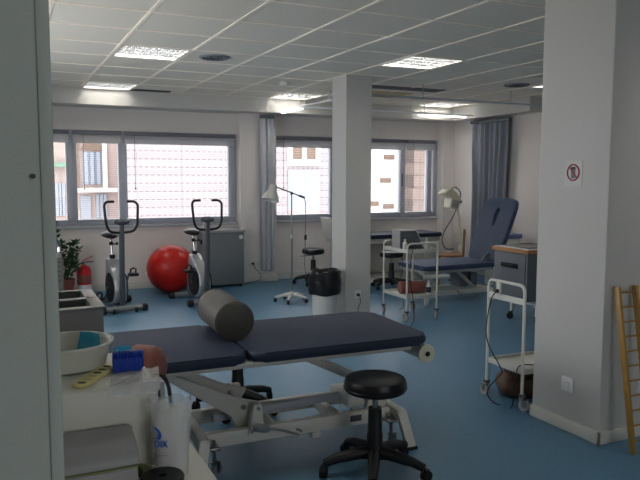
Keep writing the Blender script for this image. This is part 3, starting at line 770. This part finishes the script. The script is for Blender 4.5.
# ------------------------------------------------------------ gooseneck lamp
t = thing('floor_lamp', 'tall infrared floor lamp with white shade and star base before the left curtain', 'floor lamp', (3.16,7.48,0))
for k in range(5):
    a = 2*PI*k/5+.35; c, s = math.cos(a), math.sin(a)
    l = MB().tube([(.02*c,.02*s,.085),(.1*c,.1*s,.08),(.2*c,.2*s,.06)], [.022,.02,.014], 10).build('leg', 'white', t)
    castor(t, .19*c, .19*s, .022, .06, a, 'black', 'black', True)
MB().lathe([(0,.06),(.03,.06),(.03,.1),(.018,.13),(0,.13)], n=20).build('hub', 'white', t)
MB().cyl((0,0,.12),(0,0,.78),.013,n=14).build('lower_pole', 'steel', t)
MB().lathe([(0,.76),(.019,.765),(.019,.80),(.012,.81),(0,.81)], n=16).build('collar', 'white', t)
MB().cyl((0,0,.80),(0,0,1.3),.009,n=12).build('upper_pole', 'steel', t)
MB().lathe([(0,1.285),(.016,1.29),(.016,1.32),(0,1.325)], n=14).build('joint', 'dgrey', t)
MB().tube([(-.22,-.02,1.385),(0,-.01,1.31),(.12,0,1.265)], .008, 10).build('boom', 'steel', t)
MB().cyl((.10,0,1.275),(.165,0,1.25),.014,n=12).build('boom_handle', 'dgrey', t)
ax = Vector((-.28,-.12,-.95)).normalized()
MB().lathe([(.0,0),(.042,.0),(.048,.012),(.048,.05),(.058,.075),(.085,.12),(.105,.185),(.1,.185),(.08,.125),(.045,.08),(0,.07)], (-.235,-.02,1.40), 32, ax).build('lamp_shade', 'white', t)
MB().ball(Vector((-.235,-.02,1.40))+ax*.10,.035,n=14).build('bulb', 'label', t)
cd = MB(); cd.tube(arc([(.165,0,1.25),(.185,0,1.15),(.185,.01,.9),(.18,.01,.6),(.18,.0,.35),(.25,-.06,.12),(.33,-.12,.01),(.42,-.2,.008)],7), .004, 6); cd.build('power_cord', 'dgrey', t)
MB().box(.172,.198,-.005,.02,.74,.80,.004).build('cord_switch', 'black', t)

# ------------------------------------------------------------ waste bin
t = thing('waste_bin', 'tall white waste bin lined with a black bag beside the middle column', 'bin', (3.115,6.47,0))
MB().lathe([(0,0),(.125,0),(.13,.01),(.145,.47),(.14,.47),(.125,.02),(0,.02)], n=4*9, cap=False).build('bin_body', 'white', t)
b = MB(); n = 48; rows = []
for z, rr in ((.26,.165),(.29,.175),(.34,.172),(.40,.178),(.46,.17),(.50,.172),(.515,.162),(.50,.150),(.4,.12),(.3,.11)):
    rows.append([b.bm.verts.new(((rr+.005*math.sin(k*.79+z*31)+.002*math.sin(k*1.6))*math.cos(2*PI*k/n),(rr+.005*math.sin(k*.79+z*31))*math.sin(2*PI*k/n),z+(.006*math.sin(k*.52) if z < .27 or z > .49 else 0))) for k in range(n)])
for A, B in zip(rows, rows[1:]):
    for k in range(n): b.bm.faces.new((A[k],A[(k+1)%n],B[(k+1)%n],B[k]))
b.bm.faces.new(rows[-1])
b.build('bin_liner', 'binbag', t)
t = thing('paper_scrap', 'tan paper scrap poking out of the bin liner', 'paper', (3.11,6.44,.34))
MB().lathe([(0,0),(.022,0),(.03,.15),(.027,.15),(.02,.01),(0,.01)], n=16).build('rolled_paper', 'yellow', t)

# ------------------------------------------------------------ exercise bikes and ball
def bike(label, loc, rz, s_=1):
    t = thing('exercise_bike', label, 'exercise bike', loc, rz, None)
    for y in (-.02, .60):
        s = MB().cyl((-.22,y,.045),(.22,y,.045),.032,n=16).build('stabilizer', 'mgrey', t)
        for q in (-1,1): MB().lathe([(0,0),(.04,0),(.042,.01),(.042,.05),(.036,.06),(0,.06)], (q*.2,y,.042), 20, (q,0,0)).build('end_cap', 'black', s)
    for q in (-.12,.12): MB().cyl((q-.012,-.075,.03),(q+.012,-.075,.03),.028,n=14).build('transport_wheel', 'black', t)
    MB().obox((0,-.02,.055),(0,.62,.06),.06,.04,.008).build('bottom_rail', 'dgrey', t)
    MB().obox((0,.04,.06),(0,-.0,1.0),.062,.05,.01,up=(1,0,0)).build('front_post', 'dgrey', t)
    # housing, a teardrop shell with a dark flywheel disc on each side
    out = [(.10,.10),(.07,.22),(.10,.35),(.20,.44),(.30,.50),(.36,.56),(.42,.57),(.45,.50),(.46,.38),(.50,.26),(.48,.14),(.40,.07),(.22,.055)]
    MB().prism([(a,b) for a,b in out], 'x', -.072, .072, .022).build('housing', 'silver', t)
    for q in (-1,1):
        MB().lathe([(0,0),(.15,0),(.168,.006),(.168,.016),(.14,.022),(.0,.024)], (q*.068,.26,.25), 36, (q,0,0)).build('side_disc', 'black', t)
        cr = MB(); e = (.10 if q > 0 else -.10)
        cr.obox((q*.10,.26,.25),(q*.11,.26-.09*q*s_,.25+.14*q*s_),.016,.026,.004,up=(1,0,0)).cyl((q*.04,.26,.25),(q*.10,.26,.25),.018,n=12)
        crank = cr.build('crank', 'chrome', t)
        pc = Vector((q*.17,.26-.09*q*s_,.25+.14*q*s_))
        MB().box(pc.x-.05,pc.x+.05,pc.y-.045,pc.y+.045,pc.z-.018,pc.z+.018,.006).cyl((q*.105,pc.y,pc.z),(q*.13,pc.y,pc.z),.01,n=8).build('pedal', 'black', crank)
        MB().tube([(pc.x-.03,pc.y+.02,pc.z),(pc.x-.03,pc.y,pc.z+.06),(pc.x+.0,pc.y-.01,pc.z+.075),(pc.x+.03,pc.y,pc.z+.06),(pc.x+.03,pc.y+.02,pc.z)], .010, 6).build('toe_strap', 'black', crank)
    MB().lathe([(0,0),(.03,0),(.034,.015),(.03,.05),(0,.05)], (0,.40,.555), 18).build('seat_clamp', 'black', t)
    MB().cyl((0,.40,.58),(0,.455,.80),.014,n=14).build('seat_post', 'chrome', t)
    MB().tube([(.02,.43,.72),(.05,.42,.725)], .007, 8).ball((.06,.42,.727),.018,n=12).ball((0,.435,.73),.026,n=12).build('adjust_knob', 'black', t)
    sd = MB(); bm = sd.bm; bmesh.ops.create_uvsphere(bm, u_segments=28, v_segments=16, radius=1)
    for v in bm.verts:
        x, y, z = v.co; wdt = .045+.075*max(0,min(1,(y+1)/1.6)); v.co = Vector((x*wdt, .44+y*.135, .828+z*.040+.010*y))
    sd.build('saddle', 'blackv', t)
    # handlebar: one bent tube, open at the top
    hb = [(-.07,.03,1.225),(-.155,.02,1.225),(-.185,.0,1.19),(-.17,-.02,.97),(-.135,-.02,.90),(-.05,0,.885),(.05,0,.885),(.135,-.02,.90),(.17,-.02,.97),(.185,0,1.19),(.155,.02,1.225),(.07,.03,1.225)]
    MB().tube(rounded(hb,.05,4), .0145, 10).build('handlebar', 'black', t)
    MB().ball((0,-.01,1.005),.085,(1,.55,.42),n=28).build('console', 'dgrey', t)
    MB().obox((-.05,-.052,1.02),(.05,-.052,1.02),.004,.03).build('screen', 'mgrey', t)
    return t
bike('silver and black exercise bike at the left, beside the red fire extinguisher', (1.215,7.66,0), .12)
bike('silver and black exercise bike between the red ball and the grey cabinet', (2.19,7.70,0), .12, -1)
t = thing('exercise_ball', 'large glossy red exercise ball on the floor by the window wall', 'ball', (2.0,8.76,0))
MB().ball((0,0,.31),.31,(1,1,1),n=64).build('ball_skin', 'red', t, ang=180)
MB().lathe([(0,0),(.012,0),(.012,.004),(0,.005)], (0,-.29,.2), 14, (0,-1,-.3)).build('valve', 'redp', t)

# ------------------------------------------------------------ grey cabinet by the windows
t = thing('storage_cabinet', 'plain grey cabinet with round white sticker left of the double socket', 'cabinet', (2.745,9.0,0))
MB().box(-.28,.28,-.16,.2,.03,.745,.004).build('body', 'mgrey', t)
MB().box(-.29,.29,-.18,.21,.746,.785,.005).build('top', 'case', t)
MB().box(-.275,.275,-.175,-.1605,.045,.74,.003).build('door', 'mgrey', t)
MB().cyl((.235,-.176,.68),(.235,-.1755,.68),.03,n=24).build('sticker', 'label', t)
for x in (-.24,.24):
    for y in (-.13,.17): MB().cyl((x,y,0),(x,y,.032),.02,n=12).build('foot', 'black', t)
MB().cyl((-.3,-.05,.62),(-.28,-.05,.62),.03,n=14).build('side_knob', 'black', t)

# ------------------------------------------------------------ fire extinguisher and plant
t = thing('fire_extinguisher', 'red fire extinguisher with white label on the floor under the window', 'fire extinguisher', (.95,9.0,0))
MB().lathe([(0,0),(.075,0),(.086,.012),(.086,.31),(.075,.355),(.035,.38),(.022,.39),(0,.39)], n=32).build('cylinder', 'redp', t)
MB().lathe([(.0865,.05),(.0865,.14)], n=32, cap=False).build('label', 'label', t)
MB().lathe([(.0865,.16),(.0865,.26)], n=32, cap=False).build('instruction_label', 'brown', t)
MB().lathe([(0,.39),(.018,.39),(.018,.42),(0,.425)], n=16).build('valve', 'steel', t)
MB().obox((-.03,0,.42),(.12,-.02,.425),.02,.01,.003).build('lower_handle', 'black', t)
MB().obox((-.02,0,.435),(.12,-.02,.50),.02,.008,.003).build('squeeze_handle', 'redp', t)
MB().tube(arc([(-.01,0,.405),(-.06,.05,.38),(-.07,.08,.3),(-.07,.08,.12),(-.068,.08,.06)],6), .009, 8).build('hose', 'black', t)
t = thing('potted_plant', 'leafy green potted plant at the left beside the fire extinguisher', 'plant', (.69,8.80,0))
MB().lathe([(0,0),(.10,0),(.13,.22),(.135,.25),(.12,.25),(.11,.2),(0,.2)], n=28).build('pot', 'brown', t)
st, lf = MB(), MB(); rnd = random.Random(3)
def leaf(mb, p, d, L, W):
    d = d.normalized(); u, w_ = frame_of(d); u = (u*rnd.uniform(.4,1)+w_*rnd.uniform(-.8,.8)).normalized(); nn = d.cross(u)
    pts = []
    for tt, ww in ((0,0),(.2,.7),(.5,1),(.8,.6),(1,0)):
        c = p+d*L*tt+nn*(-.25*L*tt*tt)
        pts.append((c-u*W*ww, c+nn*.003, c+u*W*ww))
    V = [[mb.bm.verts.new(q) for q in r_] for r_ in pts]
    for A, B in zip(V, V[1:]):
        for k in (0,1): mb.bm.faces.new((A[k],A[k+1],B[k+1],B[k]))
stems = [((0,0,.2),(.02,0,.4),(.0,0,.62),(-.02,0,.70)),((.02,0,.2),(.13,-.02,.36),(.12,0,.52),(.17,-.02,.61)),((-.02,0,.2),(-.06,.02,.5),(-.08,.05,.75),(-.07,.06,.95)),((0,.02,.2),(.05,.02,.45),(.09,.0,.66),(.14,0,.69)),
         ((0,0,.2),(.06,-.05,.3),(.08,-.06,.42),(.05,-.1,.5)),((-.02,0,.2),(-.14,-.05,.4),(-.2,-.05,.6),(-.22,-.02,.7))]
for sp in stems:
    P = arc(sp, 8); st.tube(P, [.007*(1-.6*i/len(P)) for i in range(len(P))], 6)
    for i in range(7, len(P)):
        for q in range(3):
            d = Vector((rnd.uniform(-1,1),rnd.uniform(-1,1),rnd.uniform(-.5,.6)))
            leaf(lf, P[i]+d*.01, d, rnd.uniform(.05,.085), rnd.uniform(.014,.024))
st.build('stem', 'stem', t); fo = lf.build('foliage', 'leaf', t, ang=180)
so = fo.modifiers.new('s','SOLIDIFY'); so.thickness = .0012

# ------------------------------------------------------------ steel sink unit
t = thing('steel_sink', 'stainless steel double sink unit behind the white appliance at the left', 'sink', (0,4.22,0))
sk = MB()
bz = .78
for a in ((-.45,.52,-.32,-.28),(-.45,.52,-.02,.02),(-.45,.52,.28,.32),(.45,.52,-.28,.28),(-.45,-.40,-.28,.28)): sk.box(*a,bz-.012,bz,.002)
sk.build('sink_top', 'steel', t)
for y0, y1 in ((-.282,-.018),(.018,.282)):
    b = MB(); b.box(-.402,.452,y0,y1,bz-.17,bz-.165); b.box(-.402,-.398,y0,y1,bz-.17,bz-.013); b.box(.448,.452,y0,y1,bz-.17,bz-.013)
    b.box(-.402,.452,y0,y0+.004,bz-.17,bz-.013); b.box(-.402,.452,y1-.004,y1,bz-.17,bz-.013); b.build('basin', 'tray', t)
MB().box(-.44,.51,-.31,-.305,.08,bz-.013).build('front_panel', 'dsteel', t)
MB().box(.505,.51,-.30,.31,.08,bz-.013).build('side_panel', 'dsteel', t)
for x in (-.42,.49):
    for y in (-.29,.29): MB().box(x-.018,x+.018,y-.014,y+.014,0,.5,.002).build('leg', 'steel', t)
t = thing('steel_heater', 'narrow steel heating unit with chrome top peeking past the near wall edge', 'heater', (.185,4.80,0))
MB().box(-.2,.185,-.12,.12,.02,.98,.01).build('casing', 'dsteel', t)
v = MB()
for k in range(5): v.box(-.16,.165,-.123,-.119,.82+k*.03,.832+k*.03)
v.build('vent_slots', 'dgrey', t)
MB().tube(arc([(.17,0,1.0),(.17,-.0,1.05),(.15,-.04,1.09),(.10,-.08,1.10),(.05,-.10,1.06)],6), .012, 10).build('tap', 'chrome', t)
for x in (-.17,.15): MB().box(x-.02,x+.02,-.1,.1,0,.021).build('foot', 'black', t)

# ------------------------------------------------------------ desk corner in the foreground
DZ = .72
t = thing('white_table', 'white table in the lower left corner carrying the appliance and case', 'table', (0,0,0))
MB().box(-.6,.487,1.27,2.62,DZ-.03,DZ,.003).build('tabletop', 'offwhite', t)
MB().box(.43,.465,1.3,2.6,.0,DZ-.031).build('side_panel', 'white', t)
MB().box(-.58,-.54,1.3,2.6,.0,DZ-.031).build('side_panel', 'white', t)
t = thing('white_appliance', 'boxy cream-white appliance standing on the white table', 'appliance', (.05,1.97,DZ+.0005))
MB().box(-.27,.315,-.20,.17,.012,.238,.008,3).build('body', 'offwhite', t)
v = MB()
for k in range(6): v.box(.215,.245,-.2015,-.1995,.06+k*.013,.065+k*.013)
v.build('vent_slots', 'signdark', t)
for x in (-.24,.28):
    for y in (-.17,.14): MB().cyl((x,y,0),(x,y,.013),.012,n=10).build('foot', 'black', t)
AZ = DZ+.2387+.0013
t = thing('plastic_tub', 'round milky plastic tub on top of the white appliance', 'tub', (.165,2.025,AZ))
t.scale = (1,1,.92)
MB().lathe([(0,.0),(.092,.0),(.102,.006),(.114,.062),(.118,.073),(.125,.075),(.125,.081),(.117,.081),(.111,.066),(.098,.012),(0,.007)], n=48).build('bowl', 'tub', t)
o = MB(); 
def cloth(pts, th, name, m, label, cat='cloth', par=None):
    mb = MB(); n = 14
    a,b,c,d = [Vector(p) for p in pts]; V = []
    for j in range(n+1):
        for i in range(n+1):
            p = (a*(1-i/n)+b*i/n)*(1-j/n)+(d*(1-i/n)+c*i/n)*j/n
            V.append(mb.bm.verts.new(p+Vector((0,0,.0012*math.sin(i*.5+j*.3)+.001*math.sin(j*.6)))))
    for j in range(n):
        for i in range(n): q = j*(n+1)+i; mb.bm.faces.new((V[q],V[q+1],V[q+n+2],V[q+n+1]))
    o = mb.build(name, m); s = o.modifiers.new('s','SOLIDIFY'); s.thickness = th; s.offset = 1
    return tag(o, label, cat)
cloth([(.18,1.99,AZ+.03),(.25,1.98,AZ+.05),(.255,2.06,AZ+.078),(.205,2.08,AZ+.088)], .004, 'folded_cloth', 'teal', 'dark teal cloth lying inside the milky tub')
cloth([(.305,2.06,AZ+.004),(.352,2.055,AZ+.004),(.350,2.10,AZ+.016),(.300,2.10,AZ+.018)], .008, 'folded_cloth', 'cyan', 'bright blue cloth on the appliance behind the blue roll')
# perforated rubber strap
t = thing('perforated_strap', 'pale yellow perforated strap on the appliance in front of the tub', 'strap', (.20,1.855,AZ+.0005), math.radians(58))
t.scale = (1.18,1.2,1)
st = MB(); st.rslab(-.055,.125,-.0185,.0185,0,.007,.017,.0025,2); st.build('strap_body', 'yellow', t)
for k in range(6): MB().rslab(-.04+k*.026,-.028+k*.026,-.009,.009,.0066,.0076,.004,.0003,1).build('slot', 'signdark' if k in (0,3,4,5) else 'acbeige', t)
# ribbed blue roll
t = thing('ribbed_roll', 'small ribbed bright blue roll on the white appliance', 'roll', (.312,1.925,AZ+.027), math.radians(-6))
prof = [(0,-.041)]
for k in range(10):
    x = -.04+k*.0082
    prof += [(.0245,x),(.0275,x+.002),(.0275,x+.0042),(.0245,x+.0062)]
prof += [(.0245,.0425),(0,.0425)]
MB().lathe(prof, (0,0,0), 28, (1,0,0)).build('roll_body', 'blue', t)
tl = MB()
for k in range(9): tl.box(-.038+k*.0082,-.0338+k*.0082,-.030,-.0255,-.024,.012,.001)
tl.box(-.04,.036,-.028,-.0245,-.0262,.010).build('loose_end', 'blue', t)
# clear sleeve lying on the appliance and hanging over its front edge
mb = MB(); rows = []
n = 16
for j in range(13):
    row = []; v = j/12
    for i in range(n+1):
        u_ = i/n
        x = .235+.13*u_+.03*(1-v); y = 1.89-.145*v+ .02*u_*(1-v)
        z = AZ+.0025+.0012*math.sin(i*1.3+j)+.0008*math.sin(j*2.1)
        if y < 1.768: z -= (1.768-y)*1.1; y = 1.768-(1.768-y)*.35
        row.append(mb.bm.verts.new((x,y,z)))
    rows.append(row)
for A, B in zip(rows, rows[1:]):
    for k in range(n): mb.bm.faces.new((A[k],A[k+1],B[k+1],B[k]))
o = tag(mb.build('plastic_sleeve', 'sheet'), 'thin clear plastic sleeve lying over the front edge of the appliance', 'plastic sleeve')
# reddish cushion behind the appliance and small grey unit with black lead
bolster('bolster', 'reddish brown bolster lying on the white table behind the appliance', 'brown', (.415,2.49,DZ+.0865), (.497,2.42,DZ+.0865), .085, seams=False, dome=True)
t = thing('control_unit', 'small pale grey unit with dark slot on the table behind the bag', 'device', (.462,2.27,DZ+.0005))
MB().box(-.03,.022,-.03,.03,0,.095,.004).build('unit_body', 'case', t)
MB().box(-.004,.006,-.0315,-.0295,.03,.07).build('slot', 'navy', t)
cable('power_cable', 'thick black cable arching over the small grey unit on the white table', [(.455,2.335,DZ+.01),(.465,2.335,DZ+.07),(.492,2.33,DZ+.09),(.512,2.31,DZ+.05),(.515,2.29,DZ-.06),(.505,2.25,DZ-.2)], .007, 7)
# grey case
t = thing('grey_case', 'grey hinged plastic case lying on the white table at the lower left', 'case', (.125,1.70,DZ+.0005))
MB().prism([(-.062,.0),(.055,.0),(.058,.075),(-.065,.075)], 'x', -.2, .16, .006).build('case_base', 'case', t)
MB().prism([(-.069,.081),(.062,.081),(.063,.135),(.05,.146),(-.02,.130),(-.055,.115),(-.069,.10)], 'x', -.205, .164, .008).build('case_lid', 'case', t)
MB().box(-.2,.161,-.064,.057,.0755,.0795).build('seam', 'lime', t)
# black tape roll
t = thing('tape_roll', 'thick black roll with a centre hole on the table front edge', 'roll', (.345,1.645,DZ+.0005))
MB().lathe([(.0105,.0),(.050,0),(.053,.003),(.053,.036),(.050,.039),(.0105,.039),(.0105,0)], n=44, cap=False).build('tape', 'black', t)
MB().lathe([(.0,.001),(.0102,.001),(.0102,.03),(.0,.03)], n=20).build('core', 'rubber', t)
t = thing('lime_tool', 'lime green plastic piece between the case and the appliance', 'tool', (.316,1.735,DZ+.0005), .3)
MB().rslab(-.009,.009,-.02,.02,0,.032,.006,.003,2).build('grip', 'lime', t)
# clear bag of cotton with a printed blue mark
t = thing('plastic_bag', 'open clear plastic bag of white cotton with blue print on the white table', 'bag', (.385,1.722,DZ+.0005), math.radians(-14))
t.scale = (1.0,1.0,1.2)
def sack(mb, prof, n=48, amp=.003, sd=0):
    rows = []
    for z, a, b in prof:
        rows.append([mb.bm.verts.new((( a+amp*math.sin(k*1.9+z*60+sd))*math.copysign(abs(math.cos(2*PI*k/n))**.8,math.cos(2*PI*k/n)), (b+amp*math.sin(k*2.3+z*45))*math.copysign(abs(math.sin(2*PI*k/n))**.8,math.sin(2*PI*k/n)), z+(0 if z < .15 else .005*math.sin(k*.8)))) for k in range(n)])
    for A, B in zip(rows, rows[1:]):
        for k in range(n): mb.bm.faces.new((A[k],A[(k+1)%n],B[(k+1)%n],B[k]))
    mb.bm.faces.new(rows[0][::-1]); return mb
sack(MB(), [(.002,.040,.030),(.02,.043,.034),(.06,.046,.037),(.10,.050,.038),(.13,.052,.036),(.155,.053,.032),(.172,.055,.027)], amp=.0018).build('bag_film', 'bag', t, ang=180)
ct = MB(); sack(ct, [(.006,.033,.024),(.03,.038,.029),(.07,.040,.031),(.10,.044,.032),(.125,.040,.028),(.142,.028,.018),(.148,.01,.008)], amp=.001, sd=2); ct.bm.faces.new([v for v in ct.bm.verts][-48:]); ct.build('cotton', 'cotton', t, ang=180)
RX = Matrix.Rotation(PI/2,4,'X')
solid_text('DIX', .020, 'ink', t, 'print', Matrix.Translation((-.025,-.0405,.078)) @ Matrix.Rotation(.06,4,'Y') @ RX)
MB().prism([(-.044,.124),(-.034,.121),(-.025,.112),(-.022,.101),(-.028,.094),(-.036,.097),(-.031,.102),(-.031,.110),(-.037,.117)], 'y', -.0415, -.0405).build('logo', 'ink', t)
MB().box(-.036,-.008,-.0405,-.0398,.058,.0595).build('small_print', 'signgrey', t)

# ------------------------------------------------------------ sign on the pier
t = thing('no_phone_sign', 'square no mobile phone sign with red circle on the right pier', 'sign', (3.01,2.945,1.525), -PI/2)
t.scale = (1.25,1,1.22)
MB().box(-.052,.052,-.003,-.0005,-.062,.055).build('plate', 'signwhite', t, False)
MB().rslab(-.011,.013,-.028,.026,0,.001,.006,.0003,1)
ph = MB().box(-.013,.013,-.0042,-.0032,-.026,.028,.0003).build('phone', 'signgrey', t)
MB().box(-.013,.013,-.0048,-.0043,.016,.028,.0002).build('phone_screen', 'signdark', t)
MB().tube([(.035*math.cos(a),-.0042,.037*math.sin(a)+.002) for a in [2*PI*k/48 for k in range(48)]], .0035, 6, closed=True).build('ring', 'signred', t)
MB().obox((-.025,-.0055,.028),(.025,-.0055,-.024),.0015,.005,0,up=(0,1,0)) if False else None
MB().obox((-.024,-.0055,.027),(.024,-.0055,-.023),.0055,.0015,0,up=(0,1,0)).build('slash', 'signred', t)

# ------------------------------------------------------------ wooden finger ladder
t = thing('wooden_ladder', 'small varnished wooden ladder leaning on the front of the right pier', 'ladder', (3.135,2.505,0), 0)
top = Vector((0,.15,.90))
def rail_at(x): return Vector((x,0,.0)), Vector((x,0,0))+top
for x in (-.068,.068):
    a, b = rail_at(x); MB().obox(a+Vector((0,0,.004)), b, .02, .032, .003, up=(0,-1,.18)).build('rail', 'pine', t)
for k in range(11):
    q = .07+k*.0795; c = top*q/.9 if False else top*(q/.9)
    MB().cyl((-.058,c.y,c.z),(.058,c.y,c.z),.0055,n=10).build('rung', 'pine', t)

# ------------------------------------------------------------ houses across the street (their fronts)
def house(name, label, loc): return thing(name, label, 'building', loc)
t = house('apartment_building', 'pale banded building with a white framed window across the street', (3.35,20.0,-6))
MB().box(0,7.95,0,1.4,0,10.6).build('wall', 'facade', t, False)
wf = MB()
for a in ((4.95,6.10,7.85,8.05),(4.95,5.12,8.05,8.62),(5.93,6.10,8.05,8.62),(5.45,5.60,8.05,8.62),(4.95,6.10,8.62,8.8)): wf.box(a[0],a[1],-.06,.05,a[2],a[3])
wf.build('window_frame', 'facwhite', t, False)
MB().box(5.12,5.93,-.015,.03,8.05,8.62).build('window_pane', 'facbrown', t, False)
MB().box(4.97,6.07,-.05,.02,6.45,7.72).build('roller_shutter', 'shutter', t, False)
MB().box(4.97,6.07,-.05,.02,6.15,6.45).build('window_ledge', 'facpink', t, False)
t = house('apartment_building', 'pinkish building with balconies and shuttered arched window at the far left', (-3,22.2,-6))
MB().box(0,6.6,0,4,0,11).build('wall', 'facpink', t, False)
for x0, x1, z0, z1 in ((5.4,5.95,7.25,8.25),(5.3,5.6,6.1,6.9),(5.75,6.1,6.2,6.95),(4.6,4.85,6.3,7.3),(4.1,4.4,8.0,8.6)):
    MB().box(x0,x1,-.04,.05,z0,z1).build('window_pane', 'facglass', t, False)
    b = MB()
    for k in range(3): xx = x0+(x1-x0)*(k+.5)/3; b.box(xx-.05,xx+.05,-.08,-.03,z0,z1)
    b.build('shutter_bars', 'shutter', t, False)
MB().box(5.2,6.38,-.5,.02,7.02,7.14).build('balcony', 'facwhite', t, False)
MB().box(5.98,6.12,-.1,.02,7.14,9.4).build('pilaster', 'facwhite', t, False)
MB().box(4.3,5.02,-.6,-.02,7.78,7.9).build('awning', 'awning', t, False)
MB().prism([(5.35,8.3),(6.0,8.3),(5.85,8.62),(5.5,8.62)], 'y', -.1, .02).build('arch', 'facbrown', t, False)
MB().box(5.15,5.3,-.08,.02,7.14,9.2).build('pilaster', 'facbrown', t, False)
t = house('apartment_building', 'bright white building with small brown windows seen right of the column', (11.31,20.4,-6))
MB().box(.01,4.2,0,4,0,11).build('wall', 'facwhite', t, False)
for x, z in ((.75,8.1),(.75,6.4),(.62,7.3),(.15,6.5)): MB().box(x,x+.4,-.05,.02,z,z+.16).build('small_window', 'facbrown', t, False)
t = house('block_wall', 'pinkish stone block wall seen through the last right-hand pane', (12.75,19.6,-6))
MB().box(0,2.2,0,.6,0,10.4).build('wall', 'block', t, False)
M['pave'] = mat('pale_paving', (196,188,180), .9)
struct('ground', MB().box(-40,60,9.6,60,-6.2,-6), 'pave', False)

# ------------------------------------------------------------ light
wd = bpy.data.worlds.new('sky'); bpy.context.scene.world = wd; wd.use_nodes = True
bg = wd.node_tree.nodes['Background']; bg.inputs['Color'].default_value = (.95,.97,1,1); bg.inputs['Strength'].default_value = 2.6
def portal(loc, sx, sz, rot):
    l = bpy.data.lights.new('daylight_portal', 'AREA'); l.shape = 'RECTANGLE'; l.size = sx; l.size_y = sz
    l.cycles.is_portal = True
    o = bpy.data.objects.new('daylight_portal', l); C.objects.link(o); o.location = loc; o.rotation_euler = rot
portal((1.38,YW+.32,1.475), 3.36, 1.23, (-PI/2,0,0))
portal((5.05,YW+.32,1.475), 2.9, 1.23, (-PI/2,0,0))
portal((-.92,4.95,1.6), 1.2, 3.5, (0,-PI/2,0))
portal((1.9,-3.22,1.6), 1.4, 1.4, (PI/2,0,0))

GROUPS = {'rolling_stool':'black rolling stools', 'exercise_bike':'exercise bikes', 'venetian_blind':'blinds along the window wall', 'ceiling_light':'square louvred ceiling lights',
          'wall_socket':'wall sockets', 'gel_bottle':'bottles on the white trolley', 'instrument_trolley':'white trolleys', 'curtain':'grey curtains', 'curtain_rail':'suspended curtain rails',
          'ceiling_vent':'round ceiling vents', 'ceiling_grille':'ceiling grilles', 'glowing_strip':'hanging bright strips', 'sandbag':'leather sandbags', 'power_cable':'black cables',
          'apartment_building':'houses across the street', 'folded_cloth':'blue cloths', 'treatment_couch':'couches at the back'}
for o in C.objects:
    if o.parent is None and 'label' in o.keys() and o.name.split('.')[0] in GROUPS: o['group'] = GROUPS[o.name.split('.')[0]]
sc = bpy.context.scene
sc.view_settings.view_transform = 'Standard'; sc.view_settings.look = 'None'; sc.view_settings.gamma = 1
sc.view_settings.use_curve_mapping = False; sc.view_settings.exposure = .95
sc.cycles.use_denoising = True; sc.cycles.max_bounces = 10; sc.cycles.diffuse_bounces = 6; sc.cycles.transparent_max_bounces = 12
sc.cycles.sample_clamp_indirect = 6
